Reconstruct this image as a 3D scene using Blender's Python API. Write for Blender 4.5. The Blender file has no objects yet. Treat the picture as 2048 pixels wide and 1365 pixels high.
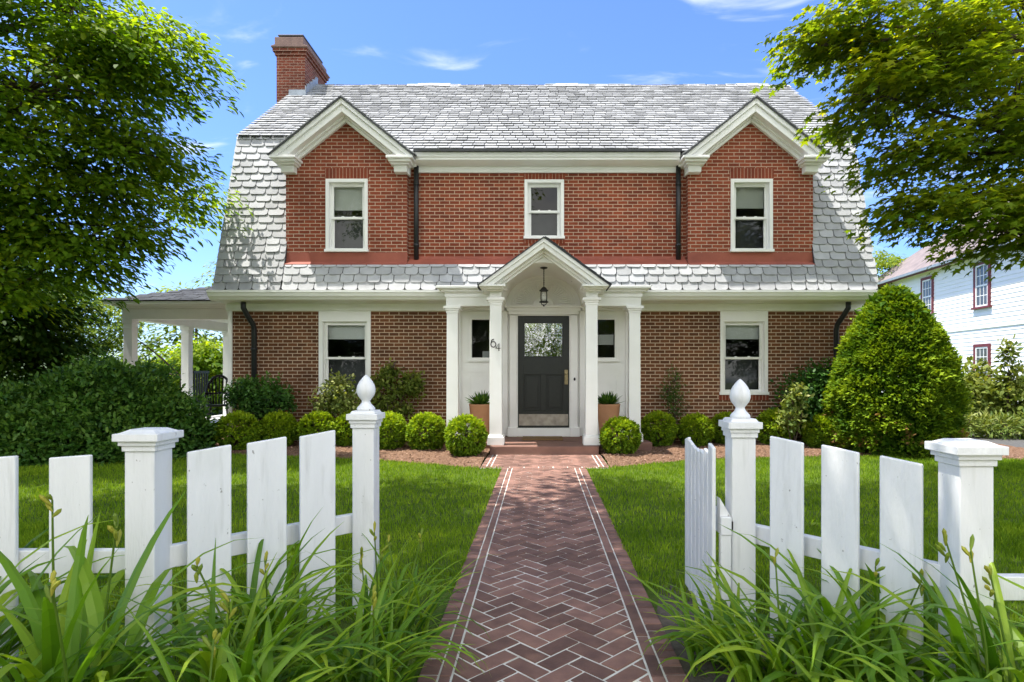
import bpy, math, random
import numpy as np
from mathutils import Vector, Matrix, noise as mnoise

random.seed(7)
RNG = np.random.default_rng(7)
SC = bpy.context.scene
COL = SC.collection
R = math.radians

# ------------------------------------------------------------------ helpers
class MB:
    """collects shapes; build() links them as ONE mesh object"""
    def __init__(s):
        s.v = []; s.f = []; s.r = []
    def add(s, vs, fs, rnd=0.5):
        b = len(s.v)
        s.v.extend([tuple(p) for p in vs]); s.r.extend([rnd] * len(vs))
        s.f.extend([tuple(i + b for i in f) for f in fs])
    def box(s, x0, x1, y0, y1, z0, z1, rnd=0.5):
        if x0 > x1: x0, x1 = x1, x0
        if y0 > y1: y0, y1 = y1, y0
        if z0 > z1: z0, z1 = z1, z0
        s.add([(x0,y0,z0),(x1,y0,z0),(x1,y1,z0),(x0,y1,z0),(x0,y0,z1),(x1,y0,z1),(x1,y1,z1),(x0,y1,z1)],
              [(0,3,2,1),(4,5,6,7),(0,1,5,4),(1,2,6,5),(2,3,7,6),(3,0,4,7)], rnd)
    def quad(s, a, b, c, d, rnd=0.5):
        s.add([a,b,c,d], [(0,1,2,3)], rnd)
    def prism_xz(s, poly, y0, y1, rnd=0.5):
        # poly counter-clockwise seen from -Y (x right, z up); y0 front, y1 back
        n = len(poly)
        vs = [(x,y0,z) for x,z in poly] + [(x,y1,z) for x,z in poly]
        fs = [tuple(range(n)), tuple(range(2*n-1, n-1, -1))]
        for i in range(n):
            j = (i+1) % n
            fs.append((i, i+n, j+n, j))
        s.add(vs, fs, rnd)
    def prism_yz(s, poly, x0, x1, rnd=0.5):
        n = len(poly)
        vs = [(x0,y,z) for y,z in poly] + [(x1,y,z) for y,z in poly]
        fs = [tuple(range(n-1,-1,-1)), tuple(range(n, 2*n))]
        for i in range(n):
            j = (i+1) % n
            fs.append((i, j, j+n, i+n))
        s.add(vs, fs, rnd)
    def prism_xy(s, poly, z0, z1, rnd=0.5):
        n = len(poly)
        vs = [(x,y,z0) for x,y in poly] + [(x,y,z1) for x,y in poly]
        fs = [tuple(range(n-1,-1,-1)), tuple(range(n, 2*n))]
        for i in range(n):
            j = (i+1) % n
            fs.append((i, j, j+n, i+n))
        s.add(vs, fs, rnd)
    def tube(s, pts, rad, n=8, rnd=0.5, cap=True):
        pts = [Vector(p) for p in pts]
        if not hasattr(rad, '__len__'): rad = [rad] * len(pts)
        b = len(s.v); up = None
        for i, p in enumerate(pts):
            t = (pts[min(i+1, len(pts)-1)] - pts[max(i-1, 0)])
            if t.length < 1e-9: t = Vector((0,0,1))
            t.normalize()
            if up is None:
                up = t.orthogonal().normalized()
            up = (up - t * up.dot(t))
            if up.length < 1e-6: up = t.orthogonal()
            up.normalize()
            w = t.cross(up)
            for k in range(n):
                a = 2*math.pi*k/n
                q = p + (up*math.cos(a) + w*math.sin(a)) * rad[i]
                s.v.append(tuple(q)); s.r.append(rnd)
        for i in range(len(pts)-1):
            for k in range(n):
                k2 = (k+1) % n
                s.f.append((b+i*n+k, b+i*n+k2, b+(i+1)*n+k2, b+(i+1)*n+k))
        if cap:
            s.f.append(tuple(b+k for k in range(n-1,-1,-1)))
            e = b + (len(pts)-1)*n
            s.f.append(tuple(e+k for k in range(n)))
    def lathe(s, prof, cx=0, cy=0, n=20, rnd=0.5):
        b = len(s.v)
        for r, z in prof:
            for k in range(n):
                a = 2*math.pi*k/n
                s.v.append((cx + r*math.cos(a), cy + r*math.sin(a), z)); s.r.append(rnd)
        for i in range(len(prof)-1):
            for k in range(n):
                k2 = (k+1) % n
                s.f.append((b+i*n+k, b+i*n+k2, b+(i+1)*n+k2, b+(i+1)*n+k))
        s.f.append(tuple(b+k for k in range(n-1,-1,-1)))
        e = b + (len(prof)-1)*n
        s.f.append(tuple(e+k for k in range(n)))
    def build(s, name, m, parent=None, bevel=0, smooth=False, label=None, seg=2):
        me = bpy.data.meshes.new(name)
        me.from_pydata(s.v, [], s.f); me.update()
        at = me.attributes.new('rnd', 'FLOAT', 'POINT'); at.data.foreach_set('value', s.r)
        o = bpy.data.objects.new(name, me); COL.objects.link(o)
        if m: me.materials.append(m)
        if smooth: me.polygons.foreach_set('use_smooth', [True]*len(me.polygons))
        if bevel:
            md = o.modifiers.new('bevel', 'BEVEL'); md.width = bevel; md.segments = seg
            md.limit_method = 'ANGLE'; md.angle_limit = R(35); md.harden_normals = False
        attach(o, parent)
        if label: o['label'] = label
        return o

def attach(o, parent):
    if parent is None: return
    o.parent = parent
    q = parent; loc = Vector((0,0,0))
    while q is not None:
        loc += Vector(q.location); q = q.parent
    if parent.parent is None:
        o.matrix_parent_inverse = Matrix.Translation(-loc)

def npmesh(name, V, k, m, parent=None, rnd=None, smooth=False):
    """V: (n,k,3) polygons of k corners"""
    n = V.shape[0]
    me = bpy.data.meshes.new(name)
    me.vertices.add(n*k); me.vertices.foreach_set('co', V.reshape(-1).astype(np.float32))
    me.loops.add(n*k); me.loops.foreach_set('vertex_index', np.arange(n*k, dtype=np.int32))
    me.polygons.add(n); me.polygons.foreach_set('loop_start', np.arange(0, n*k, k, dtype=np.int32))
    me.update(calc_edges=True)
    if rnd is not None:
        at = me.attributes.new('rnd', 'FLOAT', 'POINT')
        at.data.foreach_set('value', np.repeat(rnd, k).astype(np.float32))
    me.materials.append(m)
    if smooth: me.polygons.foreach_set('use_smooth', [True]*n)
    o = bpy.data.objects.new(name, me); COL.objects.link(o)
    attach(o, parent)
    return o

def empty(name, loc, label=None, cat=None, group=None):
    o = bpy.data.objects.new(name, None); COL.objects.link(o); o.location = loc
    o.empty_display_size = 0.2
    tag(o, label, cat, group); return o
def tag(o, label=None, cat=None, group=None, kind=None):
    if label: o['label'] = label
    if cat: o['category'] = cat
    if group: o['group'] = group
    if kind: o['kind'] = kind
    return o
def copy_tree(o, parent=None):
    c = o.copy(); COL.objects.link(c)
    if parent: c.parent = parent
    for ch in list(o.children): copy_tree(ch, c)
    return c

# ------------------------------------------------------------------ materials
class NT:
    def __init__(s, tree): s.t = tree
    def n(s, kind, **kw):
        x = s.t.nodes.new(kind)
        for k, v in kw.items():
            if k.startswith('i_'):
                x.inputs[k[2:].replace('_', ' ')].default_value = v
            else: setattr(x, k, v)
        return x
    def l(s, a, b): s.t.links.new(a, b)
    def ramp(s, fac, stops):
        r = s.n('ShaderNodeValToRGB')
        els = r.color_ramp.elements
        while len(els) < len(stops): els.new(0.5)
        for e, (p, c) in zip(els, stops):
            e.position = p; e.color = (c[0], c[1], c[2], 1)
        s.l(fac, r.inputs[0]); return r.outputs[0]
    def mix(s, fac, a, b, mode='MIX'):
        m = s.n('ShaderNodeMix', data_type='RGBA', blend_type=mode)
        for sock, v in ((m.inputs[0], fac), (m.inputs[6], a), (m.inputs[7], b)):
            if hasattr(v, 'links'): s.l(v, sock)
            elif hasattr(v, '__len__'): sock.default_value = (v[0], v[1], v[2], 1)
            else: sock.default_value = v
        return m.outputs[2]
    def math(s, op, a, b=None, c=None):
        m = s.n('ShaderNodeMath', operation=op)
        for i, v in enumerate((a, b, c)):
            if v is None: continue
            if hasattr(v, 'links'): s.l(v, m.inputs[i])
            else: m.inputs[i].default_value = v
        return m.outputs[0]

def newmat(name):
    m = bpy.data.materials.new(name); m.use_nodes = True
    t = NT(m.node_tree); m.node_tree.nodes.clear()
    out = t.n('ShaderNodeOutputMaterial')
    return m, t, out

def surf(name, c1, c2=None, scale=6.0, rough=0.6, bump=0.0, bscale=40.0, spec=0.4, rnd=None, metal=0.0, stretch=None, detail=5):
    """noise-mottled surface; rnd=(dark,light) multiplies by per-piece attribute"""
    m, t, out = newmat(name)
    p = t.n('ShaderNodeBsdfPrincipled'); p.inputs['Roughness'].default_value = rough
    p.inputs['Specular IOR Level'].default_value = spec; p.inputs['Metallic'].default_value = metal
    tc = t.n('ShaderNodeTexCoord'); vec = tc.outputs['Object']
    if stretch:
        mp = t.n('ShaderNodeMapping'); mp.inputs['Scale'].default_value = stretch
        t.l(vec, mp.inputs[0]); vec = mp.outputs[0]
    c2 = c2 or tuple(x*0.8 for x in c1)
    nz = t.n('ShaderNodeTexNoise'); nz.inputs['Scale'].default_value = scale; nz.inputs['Detail'].default_value = detail
    t.l(vec, nz.inputs['Vector'])
    col = t.ramp(nz.outputs[0], [(0.32, c2), (0.68, c1)])
    if rnd:
        a = t.n('ShaderNodeAttribute', attribute_name='rnd')
        g = t.n('ShaderNodeMapRange'); g.inputs['To Min'].default_value = rnd[0]; g.inputs['To Max'].default_value = rnd[1]
        t.l(a.outputs['Fac'], g.inputs[0])
        cb = t.n('ShaderNodeCombineColor')
        for i in range(3): t.l(g.outputs[0], cb.inputs[i])
        col = t.mix(1.0, col, cb.outputs[0], 'MULTIPLY')
    t.l(col, p.inputs['Base Color'])
    if bump:
        n2 = t.n('ShaderNodeTexNoise'); n2.inputs['Scale'].default_value = bscale; n2.inputs['Detail'].default_value = 4
        t.l(vec, n2.inputs['Vector'])
        b = t.n('ShaderNodeBump'); b.inputs['Strength'].default_value = bump; b.inputs['Distance'].default_value = 0.01
        t.l(n2.outputs[0], b.inputs['Height']); t.l(b.outputs[0], p.inputs['Normal'])
    t.l(p.outputs[0], out.inputs[0]); return m

def brickmat(name, a, b, mortar, bw=0.18, rh=0.0635, ms=0.0062, vertical=False, dark=None):
    m, t, out = newmat(name)
    p = t.n('ShaderNodeBsdfPrincipled'); p.inputs['Roughness'].default_value = 0.85
    p.inputs['Specular IOR Level'].default_value = 0.2
    tc = t.n('ShaderNodeTexCoord'); sp = t.n('ShaderNodeSeparateXYZ'); t.l(tc.outputs['Object'], sp.inputs[0])
    u = t.math('ADD', sp.outputs[0], sp.outputs[1]); cb = t.n('ShaderNodeCombineXYZ')
    if vertical: t.l(sp.outputs[2], cb.inputs[0]); t.l(u, cb.inputs[1])
    else: t.l(u, cb.inputs[0]); t.l(sp.outputs[2], cb.inputs[1])
    # slightly wavering joints
    wz = t.n('ShaderNodeTexNoise'); wz.inputs['Scale'].default_value = 9.0; wz.inputs['Detail'].default_value = 3
    t.l(tc.outputs['Object'], wz.inputs['Vector'])
    wv = t.n('ShaderNodeVectorMath', operation='SCALE'); wv.inputs['Scale'].default_value = 0.008
    t.l(wz.outputs['Color'], wv.inputs[0])
    av = t.n('ShaderNodeVectorMath', operation='ADD'); t.l(cb.outputs[0], av.inputs[0]); t.l(wv.outputs[0], av.inputs[1])
    br = t.n('ShaderNodeTexBrick'); br.offset = 0.0 if vertical else 0.5
    br.inputs['Scale'].default_value = 1.0; br.inputs['Mortar Size'].default_value = ms
    br.inputs['Mortar Smooth'].default_value = 0.25; br.inputs['Bias'].default_value = -0.1
    br.inputs['Brick Width'].default_value = bw; br.inputs['Row Height'].default_value = rh
    br.inputs['Color1'].default_value = (*a, 1); br.inputs['Color2'].default_value = (*b, 1)
    br.inputs['Mortar'].default_value = (*mortar, 1)
    t.l(av.outputs[0], br.inputs['Vector'])
    nz = t.n('ShaderNodeTexNoise'); nz.inputs['Scale'].default_value = 1.1; nz.inputs['Detail'].default_value = 6
    nz.inputs['Roughness'].default_value = 0.65
    t.l(tc.outputs['Object'], nz.inputs['Vector'])
    wash = t.ramp(nz.outputs[0], [(0.28, (0.62,0.60,0.60)), (0.5, (1,1,1)), (0.75, (1.2,1.12,1.06))])
    col = t.mix(1.0, br.outputs['Color'], wash, 'MULTIPLY')
    n3 = t.n('ShaderNodeTexNoise'); n3.inputs['Scale'].default_value = 70; n3.inputs['Detail'].default_value = 3
    t.l(tc.outputs['Object'], n3.inputs['Vector'])
    sp2 = t.ramp(n3.outputs[0], [(0.3, (0.8,0.8,0.8)), (0.7, (1.1,1.1,1.1))])
    col = t.mix(1.0, col, sp2, 'MULTIPLY')
    t.l(col, p.inputs['Base Color'])
    h = t.math('MULTIPLY_ADD', br.outputs['Fac'], -1.0, t.math('MULTIPLY', n3.outputs[0], 0.5))
    bp = t.n('ShaderNodeBump'); bp.inputs['Strength'].default_value = 0.6; bp.inputs['Distance'].default_value = 0.008
    t.l(h, bp.inputs['Height']); t.l(bp.outputs[0], p.inputs['Normal'])
    t.l(p.outputs[0], out.inputs[0]); return m

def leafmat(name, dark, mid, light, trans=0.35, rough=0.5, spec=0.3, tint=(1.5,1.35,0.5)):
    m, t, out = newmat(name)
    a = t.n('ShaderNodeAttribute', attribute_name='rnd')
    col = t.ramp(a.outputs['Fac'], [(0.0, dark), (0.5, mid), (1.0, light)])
    p = t.n('ShaderNodeBsdfPrincipled'); p.inputs['Roughness'].default_value = rough
    p.inputs['Specular IOR Level'].default_value = spec
    t.l(col, p.inputs['Base Color'])
    tr = t.n('ShaderNodeBsdfTranslucent')
    t.l(t.mix(1.0, col, tint, 'MULTIPLY'), tr.inputs[0])
    mx = t.n('ShaderNodeMixShader'); mx.inputs[0].default_value = trans
    t.l(p.outputs[0], mx.inputs[1]); t.l(tr.outputs[0], mx.inputs[2]); t.l(mx.outputs[0], out.inputs[0])
    return m

def glassmat(name, gain=1.3, base=0.0, tint=(0.8,0.83,0.82), rough=0.015, warp=0.0):
    m, t, out = newmat(name)
    fr = t.n('ShaderNodeFresnel'); fr.inputs[0].default_value = 1.5
    f = t.math('MULTIPLY_ADD', fr.outputs[0], gain, base)
    f = t.math('MINIMUM', f, 1.0)
    tr = t.n('ShaderNodeBsdfTransparent'); tr.inputs[0].default_value = (*tint, 1)
    gl = t.n('ShaderNodeBsdfGlossy'); gl.inputs['Roughness'].default_value = rough
    if warp:
        tc = t.n('ShaderNodeTexCoord'); nz = t.n('ShaderNodeTexNoise'); nz.inputs['Scale'].default_value = 6
        t.l(tc.outputs['Object'], nz.inputs['Vector'])
        b = t.n('ShaderNodeBump'); b.inputs['Strength'].default_value = warp; b.inputs['Distance'].default_value = 0.02
        t.l(nz.outputs[0], b.inputs['Height']); t.l(b.outputs[0], gl.inputs['Normal'])
    mx = t.n('ShaderNodeMixShader'); t.l(f, mx.inputs[0])
    t.l(tr.outputs[0], mx.inputs[1]); t.l(gl.outputs[0], mx.inputs[2]); t.l(mx.outputs[0], out.inputs[0])
    return m

M = {}
M['white'] = surf('white_paint', (0.87,0.865,0.845), (0.82,0.815,0.79), 3.0, 0.45, 0.12, 60)
M['fence_white'] = surf('fence_paint', (0.83,0.83,0.82), (0.75,0.75,0.74), 2.2, 0.42, 0.25, 40, stretch=(3,3,0.5))
def weather(m):
    # scuffs, grain streaks and small chips in the paint
    t = NT(m.node_tree); p = [n for n in m.node_tree.nodes if n.type == 'BSDF_PRINCIPLED'][0]
    base = p.inputs['Base Color'].links[0].from_socket
    geo = t.n('ShaderNodeTexCoord'); oi = t.n('ShaderNodeObjectInfo')
    off = t.n('ShaderNodeVectorMath', operation='ADD'); t.l(geo.outputs['Object'], off.inputs[0]); t.l(oi.outputs['Location'], off.inputs[1])
    def layer(scale, st, lo, hi, col, amt, base):
        mp = t.n('ShaderNodeMapping'); mp.inputs['Scale'].default_value = st; t.l(off.outputs[0], mp.inputs[0])
        nz = t.n('ShaderNodeTexNoise'); nz.inputs['Scale'].default_value = scale; nz.inputs['Detail'].default_value = 5; t.l(mp.outputs[0], nz.inputs['Vector'])
        mr = t.n('ShaderNodeMapRange'); mr.inputs['From Min'].default_value = lo; mr.inputs['From Max'].default_value = hi; mr.inputs['To Max'].default_value = amt
        t.l(nz.outputs[0], mr.inputs[0]); return t.mix(mr.outputs[0], base, col)
    c = layer(26, (1,1,.10), .58, .75, (0.52,0.52,0.49), .45, base)
    c = layer(38, (1,1,.8), .70, .74, (0.22,0.20,0.17), .75, c)
    c = layer(3.5, (1,1,.6), .60, .8, (0.50,0.53,0.44), .35, c)
    t.l(c, p.inputs['Base Color'])
weather(M['fence_white'])
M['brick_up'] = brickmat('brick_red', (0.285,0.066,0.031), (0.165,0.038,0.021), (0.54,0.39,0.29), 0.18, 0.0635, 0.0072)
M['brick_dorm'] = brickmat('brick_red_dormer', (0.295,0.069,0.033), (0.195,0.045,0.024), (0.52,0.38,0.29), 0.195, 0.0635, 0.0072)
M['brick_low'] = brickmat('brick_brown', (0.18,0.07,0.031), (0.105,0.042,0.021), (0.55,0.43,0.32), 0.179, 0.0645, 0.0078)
M['brick_soldier'] = brickmat('brick_soldier', (0.26,0.060,0.03), (0.19,0.044,0.024), (0.46,0.30,0.22), 0.40, 0.062, 0.005, True)
M['brick_chim'] = brickmat('brick_chimney', (0.17,0.046,0.026), (0.10,0.03,0.019), (0.30,0.21,0.16), 0.18, 0.0635, 0.006)
M['slate'] = surf('roof_slate', (0.42,0.425,0.435), (0.34,0.345,0.355), 5.0, 0.75, 0.35, 45, rnd=(0.82,1.12))
M['slate_fine'] = surf('fine_dimmed_slate', (0.375,0.38,0.385), (0.30,0.305,0.31), 3.2, 0.75, 0.4, 60, rnd=(0.85,1.13), detail=8)  # upper-slope slates, colour darkened to hold down their brightness in the sun
M['roof_under'] = surf('roof_underlay', (0.03,0.03,0.032), None, 5, 0.9)
M['lead'] = surf('lead_flashing', (0.33,0.37,0.41), (0.24,0.27,0.30), 8, 0.5, metal=0.2)
M['dark_lead'] = surf('dark_metal_edge', (0.05,0.053,0.057), None, 8, 0.5)
M['red_flash'] = surf('painted_apron', (0.34,0.095,0.06), (0.24,0.065,0.042), 3, 0.65, 0.2, 30)
M['black_pipe'] = surf('black_pipe', (0.014,0.016,0.018), (0.022,0.024,0.026), 8, 0.4)
M['stone_cap'] = surf('brown_cap', (0.20,0.13,0.11), (0.14,0.09,0.08), 6, 0.8, 0.3, 30)
M['door'] = surf('door_paint', (0.017,0.02,0.017), (0.022,0.025,0.021), 20, 0.4, 0.1, 80)
M['kick'] = surf('kick_plate', (0.46,0.42,0.36), (0.28,0.25,0.21), 9, 0.38, metal=0.5)
M['brass'] = surf('aged_brass', (0.42,0.34,0.2), (0.3,0.24,0.13), 30, 0.35, metal=0.8)
M['shade'] = surf('window_shade', (0.80,0.80,0.77), (0.74,0.74,0.71), 3, 0.9)
M['screen'] = surf('insect_screen', (0.10,0.103,0.105), None, 5, 0.9)
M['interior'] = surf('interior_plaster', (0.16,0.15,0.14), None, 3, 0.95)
M['glass'] = glassmat('window_glass', 0.85, 0.0, (0.86,0.89,0.88))
M['door_glass'] = glassmat('door_glass', 1.0, 0.62, (0.5,0.55,0.5), 0.02, 0.25)
M['lamp_glass'] = glassmat('lamp_glass', 0.8, 0.02, (0.95,0.95,0.93))
M['iron'] = surf('black_iron', (0.015,0.014,0.013), None, 8, 0.5)
M['candle'] = surf('candle_sleeve', (0.8,0.78,0.72), None, 8, 0.6)
M['step'] = surf('brownstone_step', (0.225,0.115,0.085), (0.15,0.08,0.06), 4, 0.75, 0.2, 40)
M['terracotta'] = surf('terracotta', (0.46,0.235,0.12), (0.37,0.18,0.09), 4, 0.75, 0.12, 50)
M['soil'] = surf('dark_soil', (0.14,0.115,0.085), (0.07,0.056,0.04), 12, 0.95, 0.8, 60)
M['mat'] = surf('coir_mat', (0.23,0.13,0.055), (0.15,0.085,0.035), 60, 0.95, 0.8, 200)
M['grey_box'] = surf('grey_plastic', (0.16,0.17,0.18), None, 8, 0.5)
M['bark'] = surf('tree_bark', (0.10,0.075,0.055), (0.05,0.038,0.028), 9, 0.95, 0.8, 22, stretch=(1,1,0.25))
M['chair'] = surf('black_chair_paint', (0.012,0.011,0.011), None, 8, 0.35)
M['path_brick'] = surf('path_brick', (0.225,0.12,0.09), (0.15,0.08,0.063), 10, 0.8, 0.35, 90, rnd=(0.66,1.34))
M['mortar'] = surf('path_mortar', (0.74,0.71,0.65), (0.50,0.47,0.40), 7, 0.9, 0.3, 90)
M['clapboard'] = surf('clapboard_paint', (0.87,0.865,0.85), (0.83,0.825,0.81), 2, 0.55)
M['red_trim'] = surf('red_trim', (0.17,0.032,0.04), (0.13,0.026,0.032), 4, 0.55)
M['neigh_roof'] = surf('pinkish_shingle', (0.235,0.19,0.18), (0.17,0.14,0.135), 3, 0.9, 0.5, 25)
M['asphalt'] = surf('asphalt', (0.10,0.098,0.095), (0.07,0.068,0.066), 20, 0.9, 0.4, 150)
M['hill'] = surf('far_hill', (0.08,0.12,0.05), (0.05,0.08,0.04), 0.3, 0.95)
M['porch_roof'] = surf('porch_shingle', (0.06,0.064,0.07), (0.04,0.043,0.047), 9, 0.9, 0.4, 50, rnd=(0.7,1.3))

def groundmat(name, cols, scale=14, bump=1.0, bscale=60, rough=0.95):
    m, t, out = newmat(name)
    p = t.n('ShaderNodeBsdfPrincipled'); p.inputs['Roughness'].default_value = rough
    p.inputs['Specular IOR Level'].default_value = 0.15
    tc = t.n('ShaderNodeTexCoord')
    nz = t.n('ShaderNodeTexNoise'); nz.inputs['Scale'].default_value = scale; nz.inputs['Detail'].default_value = 8
    nz.inputs['Roughness'].default_value = 0.7; t.l(tc.outputs['Object'], nz.inputs['Vector'])
    col = t.ramp(nz.outputs[0], [(0.3, cols[0]), (0.5, cols[1]), (0.72, cols[2])]); t.l(col, p.inputs['Base Color'])
    vz = t.n('ShaderNodeTexVoronoi'); vz.inputs['Scale'].default_value = bscale; t.l(tc.outputs['Object'], vz.inputs['Vector'])
    b = t.n('ShaderNodeBump'); b.inputs['Strength'].default_value = bump; b.inputs['Distance'].default_value = 0.02
    t.l(vz.outputs[0], b.inputs['Height']); t.l(b.outputs[0], p.inputs['Normal']); t.l(p.outputs[0], out.inputs[0])
    return m
M['mulch'] = groundmat('bark_mulch', [(0.09,0.05,0.03), (0.19,0.11,0.07), (0.30,0.19,0.13)], 24, 0.9, 55)
M['turf'] = groundmat('turf_soil', [(0.05,0.08,0.014), (0.08,0.125,0.018), (0.11,0.14,0.03)], 9, 0.6, 80)

L = {}
L['maple'] = leafmat('maple_leaf', (0.09,0.17,0.011), (0.18,0.255,0.016), (0.37,0.40,0.024), 0.6, 0.55, 0.15, tint=(1.7,1.5,0.4))
L['left'] = leafmat('left_tree_leaf', (0.08,0.165,0.013), (0.155,0.255,0.018), (0.34,0.41,0.026), 0.62, 0.55, 0.15, tint=(1.6,1.5,0.4))
L['dark'] = leafmat('dark_hedge_leaf', (0.02,0.06,0.007), (0.055,0.12,0.012), (0.17,0.24,0.02), 0.45, 0.6, 0.12)
L['bright'] = leafmat('bright_back_leaf', (0.06,0.12,0.014), (0.14,0.22,0.025), (0.30,0.36,0.05), 0.45, 0.6, 0.12)
L['mound'] = leafmat('mound_leaf', (0.022,0.07,0.013), (0.06,0.15,0.02), (0.15,0.26,0.035), 0.3, 0.5, 0.22, (1.2,1.3,0.5))
L['box'] = leafmat('boxwood_leaf', (0.045,0.11,0.007), (0.155,0.26,0.012), (0.38,0.47,0.018), 0.35, 0.55, 0.15, (1.4,1.35,0.35))
L['cone'] = leafmat('yew_leaf', (0.03,0.085,0.007), (0.105,0.195,0.012), (0.28,0.385,0.02), 0.3, 0.6, 0.12)
L['yellow'] = leafmat('yellow_green_leaf', (0.07,0.13,0.02), (0.20,0.25,0.05), (0.45,0.46,0.18), 0.3)
L['lily'] = leafmat('daylily_leaf', (0.05,0.14,0.010), (0.14,0.28,0.016), (0.33,0.45,0.03), 0.45, 0.4, 0.35, (1.5,1.4,0.4))
L['grass'] = leafmat('grass_blade', (0.085,0.17,0.012), (0.19,0.315,0.018), (0.38,0.49,0.035), 0.42, 0.6, 0.12, (1.4,1.3,0.4))
L['bud'] = leafmat('daylily_bud', (0.09,0.19,0.02), (0.22,0.30,0.03), (0.42,0.40,0.05), 0.3)
L['hedge'] = leafmat('loose_hedge_leaf', (0.05,0.085,0.014), (0.14,0.19,0.03), (0.32,0.34,0.09), 0.38, 0.6, 0.15)
L['redtip'] = leafmat('bronze_leaf', (0.10,0.06,0.02), (0.20,0.11,0.04), (0.30,0.19,0.07), 0.3)

# ------------------------------------------------------------------ leaf geometry
SHAPES = {
 'diamond': [(0,0,0),(.45,.26,.05),(1,0,-.08),(.45,-.26,.05)],
 'oval': [(0,0,0),(.32,.24,.05),(.7,.2,.02),(1,0,-.1),(.7,-.2,.02),(.32,-.24,.05)],
 'needle': [(0,.05,0),(.5,.10,.02),(1,0,-.05),(.5,-.10,.02)],
 'maple': [(0,0,0),(-.02,.40,-.04),(.22,.2,.02),(.52,.58,-.06),(.54,.19,.02),(1,0,-.08),(.54,-.19,.02),(.52,-.58,-.06),(.22,-.2,.02),(-.02,-.40,-.04)],
}
def norm(a):
    return a / np.maximum(np.linalg.norm(a, axis=-1, keepdims=True), 1e-9)
def leaf_polys(P, D, N, S, shape):
    D = norm(D); B = norm(np.cross(N, D)); N = np.cross(D, B)
    sh = np.array(SHAPES[shape])
    return P[:,None,:] + S[:,None,None] * (sh[None,:,0:1]*D[:,None,:] + sh[None,:,1:2]*B[:,None,:] + sh[None,:,2:3]*N[:,None,:])
def unit(n):
    return norm(RNG.normal(size=(n,3)))
def fbm(p, s):
    return mnoise.fractal(Vector(p)*s, 0.6, 2.0, 3)

def tuft_foliage(name, C, OUT, per, spread, size, m, shape, parent=None, droop=0.0, lean=0.7, upn=0.6, tip=None):
    """C, OUT: tuft centres and outward directions; 'per' leaves each"""
    n = len(C); k = per
    P = np.repeat(C, k, 0) + RNG.normal(size=(n*k,3))*spread
    O = np.repeat(OUT, k, 0)
    D = O*lean + unit(n*k)*0.75 + np.array([0,0,-droop])
    N = np.array([0,0,1.0])*upn + O*0.6 + unit(n*k)*0.5
    S = size*RNG.uniform(0.6,1.25,n*k)
    tr = np.repeat(RNG.uniform(0,1,n) if tip is None else tip, k)
    r = np.clip(tr*0.75 + RNG.uniform(-0.1,0.3,n*k), 0, 1)
    V = leaf_polys(P, D, N, S, shape)
    return npmesh(name, V, V.shape[1], m, parent, r)

def ellipsoid_pts(n, c, rad, lump=0.12, ls=2.0, zmin=-1.0, inner=0.12, power=None, seed=0.0):
    d = unit(int(n*2.2)); d = d[d[:,2] > zmin][:n]
    c = np.array(c); rad = np.array(rad)
    f = np.array([1 + lump*fbm((x[0]+seed, x[1], x[2]), ls) for x in d])
    f = f * (1 - inner*RNG.uniform(0,1,len(d))**1.5)
    P = c + d*rad*f[:,None]
    O = norm(d/rad)
    return P, O

# ------------------------------------------------------------------ camera, light, sky
F = 1210.0; HC = 1.325
cam = bpy.data.cameras.new('camera'); co = bpy.data.objects.new('camera', cam); COL.objects.link(co)
co.location = (0,0,HC); co.rotation_euler = (R(90),0,0)
cam.sensor_width = 36; cam.lens = F/2048*36
cam.shift_x = (1024-1080)/2048; cam.shift_y = (745-682.5)/2048
cam.clip_start = 0.05; cam.clip_end = 2000
SC.camera = co

SUN = Vector((-0.37,-0.04,1.0)).normalized()
ld = bpy.data.lights.new('sun', 'SUN'); ld.energy = 4.4; ld.angle = R(0.53); ld.color = (1.0,0.955,0.87)
lo = bpy.data.objects.new('sun', ld); COL.objects.link(lo); lo.location = (-10,-2,30)
lo.rotation_euler = (-SUN).to_track_quat('-Z','Y').to_euler()

w = bpy.data.worlds.new('World'); SC.world = w; w.use_nodes = True
t = NT(w.node_tree); w.node_tree.nodes.clear()
wo = t.n('ShaderNodeOutputWorld'); bg = t.n('ShaderNodeBackground'); bg.inputs[1].default_value = 0.15
sky = t.n('ShaderNodeTexSky', sky_type='NISHITA', sun_disc=False)
sky.sun_elevation = math.asin(SUN.z); sky.sun_rotation = math.atan2(SUN.x, SUN.y)
sky.air_density = 1.0; sky.dust_density = 0.6; sky.ozone_density = 2.0; sky.altitude = 50
tc = t.n('ShaderNodeTexCoord'); sp = t.n('ShaderNodeSeparateXYZ'); t.l(tc.outputs['Generated'], sp.inputs[0])
den = t.math('ADD', sp.outputs[2], 0.22)
cx_ = t.math('DIVIDE', sp.outputs[0], den); cy_ = t.math('DIVIDE', sp.outputs[1], den)
cb = t.n('ShaderNodeCombineXYZ'); t.l(cx_, cb.inputs[0]); t.l(cy_, cb.inputs[1])
mp = t.n('ShaderNodeMapping'); mp.inputs['Location'].default_value = (1.3,0.4,0); mp.inputs['Rotation'].default_value = (0,0,R(35))
mp.inputs['Scale'].default_value = (1.0,2.3,1); t.l(cb.outputs[0], mp.inputs[0])
nz = t.n('ShaderNodeTexNoise'); nz.inputs['Scale'].default_value = 3.0; nz.inputs['Detail'].default_value = 7
nz.inputs['Roughness'].default_value = 0.52; nz.inputs['Distortion'].default_value = 0.7
t.l(mp.outputs[0], nz.inputs['Vector'])
cl = t.n('ShaderNodeMapRange', interpolation_type='SMOOTHSTEP'); cl.inputs['From Min'].default_value = 0.55; cl.inputs['From Max'].default_value = 0.86
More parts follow.
